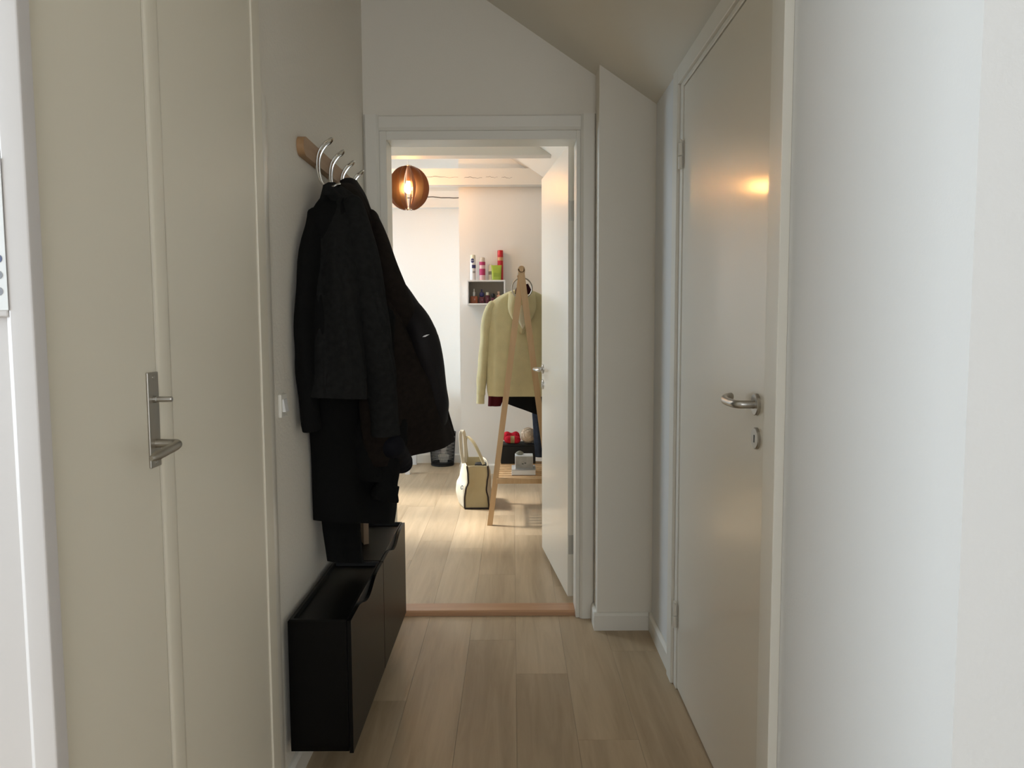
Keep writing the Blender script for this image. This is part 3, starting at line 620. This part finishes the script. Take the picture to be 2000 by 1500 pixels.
cu = bpy.data.curves.new('emblem_lettering', 'FONT'); cu.body = 'NIVEA'; cu.size = r*.52; cu.align_x = 'CENTER'; cu.align_y = 'CENTER'; cu.extrude = .0002
tmp = bpy.data.objects.new('tmp', cu); COL.objects.link(tmp); dg = bpy.context.evaluated_depsgraph_get(); dg.update()
me = bpy.data.meshes.new_from_object(tmp.evaluated_get(dg)); bpy.data.objects.remove(tmp)
tx = bpy.data.objects.new('lettering', me); me.materials.clear(); me.materials.append(M_paper); COL.objects.link(tx)
tx.location = c+Vector((r*-.14, -r*1.03, px(0, 513.8).z-c.z)); tx.rotation_euler = (math.pi/2, 0, -.10)
tx.parent = e_; tx.matrix_parent_inverse = Matrix.Translation(-e_.location)
patch('dark_label', c, r, -20, 75, px(0, 528.5).z, px(0, 521.8).z, M_blue, o)
patch('grey_print', c, r, -5, 55, px(0, 538).z, px(0, 534).z, M_bookside, o)
o, c, r, h = can('spray_can', 936.3, 948, 503, 'magenta spray can with a clear beige cap', 'spray can', [('body', [(.94, 0), (.98, .012), (.98, .70), (.88, .74)], M_pinkl), ('cap', [(.86, .745), (.86, .96), (.7, 1)], M_beigecap)])
patch('magenta_label', c, r, -85, 85, px(0, 542).z, px(0, 529.5).z, M_pink, o); patch('magenta_label', c, r, -80, 85, px(0, 522.5).z, px(0, 516).z, M_pink, o)
o, c, r, h = can('lotion_bottle', 954, 964, 515.5, 'ivory lotion bottle behind the lime green tub', 'bottle', [('body', [(.9, 0), (1, .02), (1, .86), (.9, .93), (.4, .945)], M_ivory), ('pump', [(.35, .945), (.35, 1)], M_ivory)], 6.41)
patch('green_label', c, r, -70, 70, px(0, 541, 6.41).z, px(0, 534.5, 6.41).z, M_stone, o)
# lime tub: tapered soft tube box
a, b = px(960, 546, 6.365), px(979.5, 546, 6.365); h = px(0, 522.5, 6.365).z-zs; tk = .016
o = tag(empty('lime_pouch', ((a.x+b.x)/2, 6.365, zs)), 'lime green refill pouch in front of the red can', 'pouch', 'toiletries on the box shelf')
w = (b.x-a.x)/2; cx = (a.x+b.x)/2; rings = []
for v, sx_, ty in [(0, .88, 1), (.1, .92, 1.05), (.4, .95, .9), (.75, 1.0, .5), (.92, 1.05, .18), (1, 1.07, .10)]:
    rings.append([(cx+w*sx_*math.copysign(abs(math.cos(t))**.6, math.cos(t)), 6.365+tk*ty*math.copysign(abs(math.sin(t))**.8, math.sin(t)), zs+h*v) for t in [2*math.pi*i/24 for i in range(24)]])
MB().loft(rings).build('pouch_body', M_lime, o, True)
MB().rbox(cx-w*.55, cx+w*.55, 6.365-tk*1.02, 6.365-tk*.93, zs+h*.22, zs+h*.48, .0005).build('label', M_lime2, o)
o, c, r, h = can('spray_can', 971.8, 983, 489, 'tall red spray can with a gold band', 'spray can', [('body', [(1, 0), (1, .655)], M_red), ('band', [(1.01, .657), (1.01, .765)], M_gold), ('cap', [(1, .767), (1, .985), (.92, 1)], M_red)], 6.42)
# perfumes inside
zi = sz0+bt+.0003
def perfume(x, wpx, hb, label, body, m, cap, mc, Y=6.40, flat=.6):
    a = px(x, 580, Y); w = wpx/2*Y/F
    o = tag(empty('perfume_bottle', (a.x, Y, zi)), label, 'perfume bottle', 'perfume bottles inside the box shelf')
    rings = [[(a.x+w*s*math.copysign(abs(math.cos(t))**body[1], math.cos(t)), Y+w*flat*s*math.sin(t), zi+hb*v) for t in [2*math.pi*i/20 for i in range(20)]] for v, s in body[0]]
    MB().loft(rings).build('glass_body', m, o, True)
    MB().lathe([(p[0], hb+p[1]) for p in cap], (a.x, Y, zi), 16).build('cap', mc, o, True)
sqb = ([(0, .96), (.02, 1), (.93, 1), (1, .92)], .35); rb = ([(0, .5), (.15, .85), (.45, 1), (.75, .85), (1, .3)], 1)
perfume(926, 15, .062, 'amber square perfume bottle with a thin white neck', sqb, M_amber, [(.008, .0), (.010, .004), (.010, .035), (.004, .038), (.004, .062)], M_paper)
perfume(941, 11, .055, 'plum perfume bottle with a dark blue round cap', sqb, M_plum, [(.006, 0), (.017, .006), (.021, .022), (.016, .038), (.006, .042), (.006, .065)], M_blue)
perfume(952, 9, .068, 'plum perfume bottle with an ivory cap', sqb, M_plum, [(.007, 0), (.014, .003), (.014, .026), (.005, .029)], M_ivory)
perfume(963, 9, .048, 'dark bottle with a black ball cap', sqb, M_plum, [(.006, 0), (.014, .006), (.018, .020), (.013, .034), (.004, .038)], M_black, 6.385)
perfume(974, 9, .072, 'rose glass perfume bottle half hidden by the hoodie', ([(0, .5), (.3, .7), (.8, 1), (1, .9)], 1), M_rose, [(.008, 0), (.005, .008), (.011, .014), (.010, .028), (.004, .032)], M_rose)

# ------------------------------------------------------------------ clothes rack
Yk = 4.745; Yk2 = 5.36; top = onY(1018.5, 531, Yk); HR = top.z
rk = tag(empty('clothes_rack', (top.x, (Yk+Yk2)/2, 0)), 'pine clothes rack with crossed legs and a slatted shelf', 'clothes rack')
ft = onZ(956.5, 1027); hw = top.x-ft.x
for j, y in enumerate((Yk, Yk2)):
    for s in (-1, 1):
        f0 = Vector((top.x+s*hw, y+(.012 if s < 0 else -.012), 0)); t0 = Vector((top.x-s*.004, f0.y, HR+.018)); d = (t0-f0).normalized(); wv = Vector((d.z, 0, -d.x)); hx = .0175
        rings = []
        for u in (0, 1):
            p = lerp(f0, t0, u); w = hx*(1.0 if u == 0 else 1.15)
            rings.append([p+wv*w+Vector((0, -.011, 0)), p-wv*w+Vector((0, -.011, 0)), p-wv*w+Vector((0, .011, 0)), p+wv*w+Vector((0, .011, 0))])
        for q in rings[0]: q.z = 0
        q = MB().loft(rings)
        q.lathe([(.021, -.011), (.021, .011)], (top.x, f0.y, HR+.016), 20, axis=Vector((0, 1, 0)))
        q.build('leg', M_pine, rk)
MB().lathe([(.014, 0), (.014, Yk2-Yk+.07)], (top.x, Yk-.035, HR+.012), 18, axis=Vector((0, 1, 0))).build('rail', M_pine, rk, True)
zsx = .312
fr = lambda z: hw*(1-z/(HR+.018))
sw_ = fr(zsx)-.006
n = 9
for i in range(n):
    y = lerp(Yk+.035, Yk2-.035, i/(n-1))
    MB().rbox(top.x-sw_, top.x+sw_, y-.018, y+.018, zsx-.012, zsx, .002).build('slat', M_pine, rk)
for s in (-1, 1): MB().rbox(top.x+s*(sw_-.03)-.009, top.x+s*(sw_-.03)+.009, Yk+.016, Yk2-.016, zsx-.038, zsx-.0125, .002).build('shelf_bearer', M_pine, rk)
MB().rbox(top.x-sw_, top.x+sw_, Yk-.010, Yk+.010, zsx-.036, zsx-.003, .002).build('shelf_rail', M_pine, rk)

# garments on the rack
def hanger_ring(y, m=M_steelw, r=.060):
    return None
rz = HR+.012
hg = tag(empty('hoodie', (top.x, 4.93, .8)), 'pale yellow hoodie hanging at the front of the clothes rack', 'hoodie', 'clothes on the rack')
Yh = 4.93
def HY(x, y, Y=Yh): return onY(x, y, Y)
def row(y, xl, tf, tb, xr=None, Y=Yh):
    xr = 2*1019.5-xl if xr is None else xr
    return (onY(xl, y, Y), onY(xr, y, Y), tf, tb)
rows = [row(567, 1001, .045, .035), row(572, 988, .055, .045), row(582, 970, .06, .05), row(594, 957, .06, .05), row(614, 952.5, .065, .055), row(650, 951.5, .07, .06), row(700, 951, .075, .06), row(745, 950.5, .075, .06), row(760, 951, .07, .055), row(773, 953, .065, .05)]
garment('body', rows, M_cream, hg, fold=.07, kf=6, ph=.4, sq=.7)
for s in (-1, 1):
    X = lambda x: x if s < 0 else 2*1019.5-x
    path = [(HY(X(962), 595), .030, .045), (HY(X(953), 620), .040, .05), (HY(X(948), 665), .037, .05), (HY(X(944), 710), .035, .048), (HY(X(941), 745), .033, .045), (HY(X(939.5), 770), .028, .04)]
    q = sleeve('sleeve', path, M_cream, hg, seed=1+s, wr=.08)
    sleeve('cuff', [(HY(X(939.3), 768), .027, .036), (HY(X(938.5), 780), .026, .033), (HY(X(938), 788), .027, .034)], M_cream, q, seed=3, wr=.03)
# hood: folded bag hanging over the chest side facing us
rg = []
for v in range(15):
    t = v/14; y = lerp(574, 652, t); w = lerp(30, 4, t**1.6)*(1-.15*math.cos(6*t)); c = onY(1019.5, y, Yh-.068-.030*math.sin(math.pi*t**.7)); k = w*Yh/F
    rg.append([c+Vector((k*math.cos(a)*1.0, .032*(1-.4*t)*math.sin(a)*(1+.25*math.sin(5*a+t*3)), .012*math.cos(2*a)*(1-t))) for a in [2*math.pi*i/32 for i in range(32)]])
MB().loft(rg).build('hood', M_cream, hg, True, 80)
rg = []
for v in range(9):
    t = v/8; y = lerp(596, 642, t); w = lerp(7, 12, t)*(math.sin(math.pi*min(1, .12+t*.86))); c = onY(1021, y, Yh-.118+.012*t); k = w*Yh/F
    rg.append([c+Vector((k*math.cos(a), .014*math.sin(a), 0)) for a in [2*math.pi*i/20 for i in range(20)]])
MB().loft(rg).build('hood_lining', M_creamI, hg, True, 80)
# ring hanger
def hanger(y, col, label, half=.19, zc=None):
    o = tag(empty('clothes_hanger', (top.x, y, rz-.1)), label, 'hanger', 'hangers on the rack rail')
    zt_ = rz+.014+.004
    pts = [Vector((top.x+.018*math.cos(a), y, rz+.0185*math.sin(a)+.0)) for a in [math.radians(200-20*i) for i in range(12)]]
    pts = [Vector((top.x+(.019)*math.cos(math.radians(190-19*i)), y, rz+.019*math.sin(math.radians(190-19*i)))) for i in range(11)]
    pts += [Vector((top.x+.012, y, rz-.025)), Vector((top.x+.0, y, rz-.045)), Vector((top.x, y, rz-.125))]
    MB().tube(smoothpts(pts, 2), .0022, 8).build('hook', M_steelw, o, True)
    sp = [Vector((top.x-half, y, rz-.195)), Vector((top.x-half*.5, y, rz-.155)), Vector((top.x, y, rz-.125)), Vector((top.x+half*.5, y, rz-.155)), Vector((top.x+half, y, rz-.195))]
    MB().tube(smoothpts(sp, 5), .007, 10).build('shoulder_bar', col, o, True)
    return o
hanger(4.93, M_railw, 'clothes hanger inside the pale yellow hoodie')
rc = onY(1019.5, 563, 4.80)
tag(MB().tube([rc+Vector((.064*math.cos(a), 0, .066*math.sin(a))) for a in [2*math.pi*i/40 for i in range(40)]], .0045, 8, closed=True).build('hanging_ring', M_steelw, None, True), 'grey ring hanging behind the top of the crossed rack legs', 'ring')
# dark garments behind
hanger(5.04, M_black, 'clothes hanger of the wine red garment behind the hoodie', .16)
wg = tag(empty('shirt', (top.x, 5.04, .8)), 'wine red shirt behind the hoodie, its hem showing at the left', 'shirt', 'clothes on the rack')
Yw = 5.04
rows = [row(579, 1003, .03, .03, 1038, Yw), row(589, 985, .035, .03, 1052, Yw), row(606, 972, .035, .03, 1066, Yw), row(660, 968, .035, .03, 1060, Yw), row(740, 962, .035, .03, 1050, Yw), (onY(951, 792, Yw), onY(1046, 771, Yw), .03, .03)]
rows[-1] = (onY(953, 793, Yw), onY(978, 793, Yw), .03, .03); rows[-2] = (onY(956, 745, Yw), onY(1000, 745, Yw), .03, .03)
garment('body', rows, M_wine, wg, fold=.12, kf=5, ph=.5)
q = MB(); cc = onY(1022, 574, 4.895)
q.loft([[cc+Vector(((.030+k*.045)*math.cos(a), (.030+.012*k)*math.sin(a), .058-k*.084+.010*math.cos(2*a))) for a in [2*math.pi*i/24 for i in range(24)]] for k in (0, .3, .65, 1)])
q.build('collar', M_dkred, wg, True)
hanger(5.13, M_black, 'clothes hanger of the black top', .16)
bg_ = tag(empty('top', (top.x, 5.13, .8)), 'black top whose curved hem shows under the hoodie', 'top', 'clothes on the rack')
Yw = 5.13
rows = [row(580, 1003, .03, .03, 1038, Yw), row(594, 985, .035, .03, 1056, Yw), row(660, 975, .035, .03, 1064, Yw), (onY(977, 750, Yw), onY(1064, 750, Yw), .04, .03), (onY(980, 784, Yw), onY(1066, 815, Yw), .04, .03)]
garment('body', rows, M_blkfab, bg_, fold=.10, kf=5, ph=1.5)
tg = tag(empty('trousers', (top.x+.1, 5.24, .6)), 'dark blue grey trousers hanging at the back of the rack', 'trousers', 'clothes on the rack')
Yw = 5.24
rows = [(onY(1026, 600, Yw), onY(1060, 600, Yw), .025, .02), (onY(1032, 700, Yw), onY(1068, 700, Yw), .03, .025), (onY(1040, 820, Yw), onY(1070, 820, Yw), .03, .025), (onY(1045, 892, Yw), onY(1068, 892, Yw), .03, .025)]
garment('trouser_leg', rows, M_denim, tg, fold=.07, kf=4, ph=.2)
rows = [(a+Vector((.03, .05, 0)), b+Vector((.03, .05, 0)), c_, d_) for a, b, c_, d_ in rows]
garment('trouser_leg', rows, M_denim, tg, fold=.07, kf=4, ph=1.2)
# on the shelf
zk = zsx+.0004
b0, b1 = onZ(978, 906, zk), onZ(1046, 906, zk); hb = onY(1010, 868, b0.y).z-zk
bb = tag(empty('storage_box', ((b0.x+b1.x)/2, b0.y+.07, zk)), 'black storage box on the slatted rack shelf', 'box')
MB().rbox(b0.x, b1.x, b0.y, b0.y+.15, zk, zk+hb-.012, .002).build('box_body', M_boxblk, bb)
MB().rbox(b0.x-.002, b1.x+.002, b0.y-.002, b0.y+.152, zk+hb-.011, zk+hb, .002).build('lid', M_boxblk, bb)
zt2 = zk+hb+.0003
def yarn_skein(cx, cy, cz, half, r, label, band, waist, rot=0):
    o = tag(empty('yarn_skein', (cx, cy, cz)), label, 'yarn', 'yarn on the black box')
    prof = [(t, r*(.55+.45*math.sin(math.pi*(.5+.5*0)))) for t in (0,)]
    rings = []; n = 26
    for i in range(n+1):
        u = i/n*2-1; rr = r*math.sqrt(max(.02, 1-abs(u)**4))*(1-waist*math.exp(-(u/.33)**2))
        rings.append([(u*half, rr*math.cos(a)*(1+.02*math.sin(9*a+u*40)), rr*math.sin(a)*(1+.02*math.sin(9*a+u*40))) for a in [2*math.pi*k/24 for k in range(24)]])
    def T(v): v = Vector(v); v = Matrix.Rotation(rot, 3, 'Z') @ v; return v+Vector((cx, cy, cz+r))
    MB().loft([[T(p) for p in rg_] for rg_ in rings]).build('wound_yarn', M_yarnr, o, True)
    if band:
        q = MB(); rr = r*(1-waist)+.001
        q.loft([[T((u*half*.24, (rr+e)*math.cos(a), (rr+e)*math.sin(a))) for a in [2*math.pi*k/24 for k in range(24)]] for u, e in ((-1, .002), (-.5, 0), (.5, 0), (1, .002))]); q.build('paper_band', M_yarnb, o, True)
bx = (b0.x+b1.x)/2
yc1 = onY(1001, 855, b0.y+.03)
yarn_skein(yc1.x, b0.y+.032, zt2, .058, .029, 'red yarn skein with a tan paper band, front one on the black box', True, .12)
yarn_skein(yc1.x-.008, b0.y+.105, zt2, .062, .040, 'red yarn skein without a band, behind on the black box', False, .32)
yb = onY(1032, 850, b0.y+.03); r_ = 15.3*(b0.y+.03)/F
o = tag(empty('yarn_ball', (yb.x, b0.y+.06, zt2)), 'round cream yarn ball on the black box', 'yarn', 'yarn on the black box')
MB().lathe([(max(.0015, r_*math.sin(math.pi*i/16)), r_-r_*math.cos(math.pi*i/16)) for i in range(17)], (yb.x, b0.y+.06, zt2), 28).build('wound_yarn', M_yarnc, o, True)
for k in range(7):
    ax = Vector((math.sin(k*1.7), -1.3*abs(math.cos(k*2.3))-.2, math.cos(k*1.1))).normalized(); u = ax.orthogonal().normalized(); w = ax.cross(u); cc = Vector((yb.x, b0.y+.06, zt2+r_))+ax*r_*.25
    MB().tube([cc+(u*math.cos(a)+w*math.sin(a))*r_*.975 for a in [2*math.pi*i/28 for i in range(28)]], .0022, 6, closed=True).build('yarn_strand', M_yarnc, o, True)
# books
def book(x0p, x1p, ybase, y0, dep, hgt, z, label, cover, front=None, rot=0):
    a, b = onY(x0p, ybase, y0), onY(x1p, ybase, y0)
    o = tag(empty('book', ((a.x+b.x)/2, y0+dep/2, z)), label, 'book')
    return o, a.x, b.x
yb0 = onZ(1020, 928, zk).y-.01; 
o, xa, xb = book(1000, 1046, 928, yb0, .17, .035, zk, 'thick grey book lying on the slatted shelf', None)
hk = onY(1020, 917.5, yb0).z-zk
MB().rbox(xa, xb, yb0, yb0+.17, zk+.0035, zk+hk-.0035, .0006, 1).build('pages', M_paper, o)
MB().rbox(xa-.002, xb+.002, yb0-.001, yb0+.172, zk, zk+.003, .0006, 1).build('cover', M_bookside, o); MB().rbox(xa-.002, xb+.002, yb0-.001, yb0+.172, zk+hk-.003, zk+hk, .0006, 1).build('cover', M_bookside, o)
z2 = zk+hk+.0003; y2 = yb0+.022
xa2, xb2 = onY(1006, 905, y2).x, onY(1041, 905, y2).x; h2 = onY(1020, 890.5, y2).z-z2
o = tag(empty('photo_box', ((xa2+xb2)/2, y2+.05, z2)), 'grey picture printed carton standing on the thick book', 'carton')
MB().rbox(xa2, xb2, y2, y2+.10, z2, z2+h2, .0012, 1).build('carton', M_paper, o)
MB().rbox(xa2+.004, xb2-.001, y2-.0012, y2-.0002, z2+.003, z2+h2-.004, .0003, 1).build('printed_front', M_greyprint, o)
for (x, y) in [(1021, 906), (1026, 904.5)]:
    c = onY(x, y, y2-.0016); MB().rbox(c.x-.006, c.x+.006, c.y-.0004, c.y+.0003, c.z-.0025, c.z+.0025, .0002, 1).build('printed_mark', M_black, o)
zt3 = z2+h2+.0003; cs = onY(1015, 885, y2+.045)
rings = []
for i in range(11):
    t = i/10; rr = .030*math.sin(math.pi*min(.97, .07+t*.9))**.6*(1-.45*t)
    rings.append([(cs.x+rr*1.05*math.cos(a)*(1+.15*math.sin(3*a)), y2+.045+rr*.8*math.sin(a), zt3+t*.026) for a in [2*math.pi*k/20 for k in range(20)]])
tag(MB().loft(rings).build('stone', M_stone, None, True), 'small grey green stone on top of the printed carton', 'stone')

# ------------------------------------------------------------------ tote bag
bf = onZ(931, 994); 
tb = tag(empty('tote_bag', (bf.x, bf.y+.2, 0)), 'cream canvas tote bag with dark piping on the bedroom floor', 'bag')
ya, ybk = bf.y-.005, bf.y+.36
def G(x, y): return onY(x, y, ya)
gz = G(930, 910).z
gxl, gxr = G(907.5, 990).x, G(955, 990).x
# gusset outline (front end panel), pinched at mid height
prof = [(0, .00, 1.0), (.06, .0, 1.0), (.25, .0, .97), (.45, .05, .90), (.62, .16, .93), (.8, .15, .98), (1, .11, .965)]
def gl(v):
    for i in range(len(prof)-1):
        a, b = prof[i], prof[i+1]
        if a[0] <= v <= b[0]+1e-9:
            t = (v-a[0])/(b[0]-a[0]); t = t*t*(3-2*t); return lerp(a[1], b[1], t), lerp(a[2], b[2], t)
W_ = gxr-gxl; NZ = 18
Lp, Rp = [], []
for i in range(NZ+1):
    v = i/NZ; l, r = gl(v); Lp.append((gxl+W_*l, gz*v)); Rp.append((gxl+W_*r, gz*v))
q = MB(); n = 6
rings = [[Vector((lerp(Lp[i][0], Rp[i][0], k/n), ya+.045*math.sin(math.pi*(k/n))*math.sin(math.pi*i/NZ*.9)*.7, Lp[i][1])) for k in range(n+1)] for i in range(NZ+1)]
q.loft(rings, closed=False, cap0=False, cap1=False); g_ = q.build('end_gusset', M_canvas2, tb, True)
sm = g_.modifiers.new('thickness', 'SOLIDIFY'); sm.thickness = .003; sm.offset = 0
bulge = lambda u: math.sin(math.pi*u)
def sidepanel(P, sgn, nm):
    q = MB(); n = 10
    rings = []
    for i in range(NZ+1):
        v = i/NZ; rg_ = []
        for k in range(n+1):
            u = k/n
            xx = P[i][0]+sgn*.050*math.sin(math.pi*u)*math.sin(math.pi*min(1, v*.8+.15))+(-.055*u if True else 0)
            rg_.append(Vector((xx, lerp(ya, ybk, u), P[i][1]+.012*math.sin(math.pi*u)*v)))
        rings.append(rg_)
    q.loft(rings, closed=False, cap0=False, cap1=False); o = q.build(nm, M_canvas, tb, True)
    mm = o.modifiers.new('thickness', 'SOLIDIFY'); mm.thickness = .003; mm.offset = 0
    return o
sl = sidepanel(Lp, -1, 'side_panel'); sr = sidepanel(Rp, 1, 'side_panel')
q = MB(); q.loft([[Vector((x-.055, ybk, z)) for x, z in (Lp[i], Rp[i])] for i in range(NZ+1)], closed=False, cap0=False, cap1=False); o = q.build('end_gusset', M_canvas2, tb); o.modifiers.new('t', 'SOLIDIFY').thickness = .003
MB().prism([(Lp[0][0], ya), (Rp[0][0], ya), (Rp[0][0]-.055, ybk), (Lp[0][0]-.055, ybk)], 'z', .0005, .004).build('bottom', M_canvas2, tb)
for Pp, nm in ((Lp, 'piping'), (Rp, 'piping')):
    MB().tube([Vector((x, ya-.003, max(z, .006))) for x, z in Pp], .0055, 8).build(nm, M_piping, tb, True)
MB().tube([Vector((x, ya-.003, .006)) for x in (Lp[0][0], Rp[0][0])], .0055, 8).build('piping', M_piping, tb, True)
def strap(pts, m, w=.013, t=.0028, wd=Vector((0, 1, 0))):
    P = smoothpts(pts, 6); rings = []
    for i, p in enumerate(P):
        tt = (P[min(i+1, len(P)-1)]-P[max(i-1, 0)]).normalized(); s = (wd-tt*wd.dot(tt)).normalized(); nn = tt.cross(s)
        rings.append([p+s*w+nn*t, p-s*w+nn*t, p-s*w-nn*t, p+s*w-nn*t])
    return MB().loft(rings)
h1 = [onY(905, 905, ya+.09), onY(901, 880, ya+.10), onY(899.5, 850, ya+.11), onY(903, 841, ya+.14), onY(907, 850, ya+.18), onY(909, 880, ya+.21), onY(909, 903, ya+.23)]
strap(h1, M_canvas, .012, wd=Vector((.9, .5, 0))).build('handle', M_canvas, tb, True)
h2 = [onY(945, 907, ya+.05), onY(938, 890, ya+.08), onY(926, 866, ya+.12), onY(913, 853, ya+.18), onY(909, 862, ya+.25), onY(912, 895, ya+.27)]
strap(h2, M_canvas2, .012, wd=Vector((.8, .6, 0))).build('handle', M_canvas2, tb, True)
rc = onY(905.5, 952, ya+.03)
MB().tube([rc+Vector((-.012+.006*math.cos(a), .013*math.cos(a), .013*math.sin(a))) for a in [2*math.pi*i/20 for i in range(20)]], .0025, 8, closed=True).build('ring_mark', M_inkb, sl, True)
MB().rbox(G(918, 0).x, G(942, 0).x, ya+.07, ya+.16, gz*.86, gz*1.0, .01).build('dark_contents', M_boxblk, tb, True)

# ------------------------------------------------------------------ wastebasket
wb = onZ(863, 911); wb.y += .08
rb_, rt_ = 22.5*wb.y/F*.99, 27.0*wb.y/F*.98; hb = onY(863, 844, wb.y).z
o = tag(empty('wastebasket', (wb.x, wb.y, 0)), 'black wire mesh wastebasket beside the chimney breast', 'wastebasket')
q = MB(); NV = 84
for i in range(NV):
    a = 2*math.pi*i/NV; a2 = a+.35
    for b in (a+.35, a-.35):
        q.tube([Vector((wb.x+lerp(rb_, rt_, u)*math.cos(lerp(a, b, u)), wb.y+lerp(rb_, rt_, u)*math.sin(lerp(a, b, u)), lerp(.006, hb, u))) for u in (0, .25, .5, .75, 1)], .0010, 3, cap=False)
w_ = q.build('wire_mesh', M_mesh, o); w_['kind'] = 'stuff'
for zz, rr, tr in ((hb, rt_, .0035), (.008, rb_, .004)):
    MB().tube([Vector((wb.x+rr*math.cos(a), wb.y+rr*math.sin(a), zz)) for a in [2*math.pi*k/36 for k in range(36)]], tr, 8, closed=True).build('rim', M_mesh, o, True)
MB().lathe([(rb_, .001), (rb_, .03), (rb_-.002, .03), (rb_-.003, .006)], wb*1, 36).build('base', M_mesh, o, True)

# ------------------------------------------------------------------ white desk, mostly behind the coats
p1, p2 = onZ(794, 927), onZ(810, 910)
dk = tag(empty('desk', (p1.x-.5, 6.6, 0)), 'white desk behind the coats with square legs showing', 'desk')
xr_, ya_, yb_ = (p1.x+p2.x)/2, p1.y, min(p2.y+.1, YRE-.05)
for (x, y) in [(xr_, ya_), (xr_, yb_-.05), (xr_-1.0, ya_), (xr_-1.0, yb_-.05)]: MB().rbox(x-.02, x+.02, y, y+.04, 0, .70, .002).build('leg', M_white, dk)
MB().rbox(xr_-1.03, xr_+.02, ya_-.01, yb_, .702, .735, .003).build('desk_top', M_white, dk)
MB().rbox(xr_-.97, xr_-.03, ya_+.01, ya_+.028, .62, .70, .002).build('apron', M_white, dk)
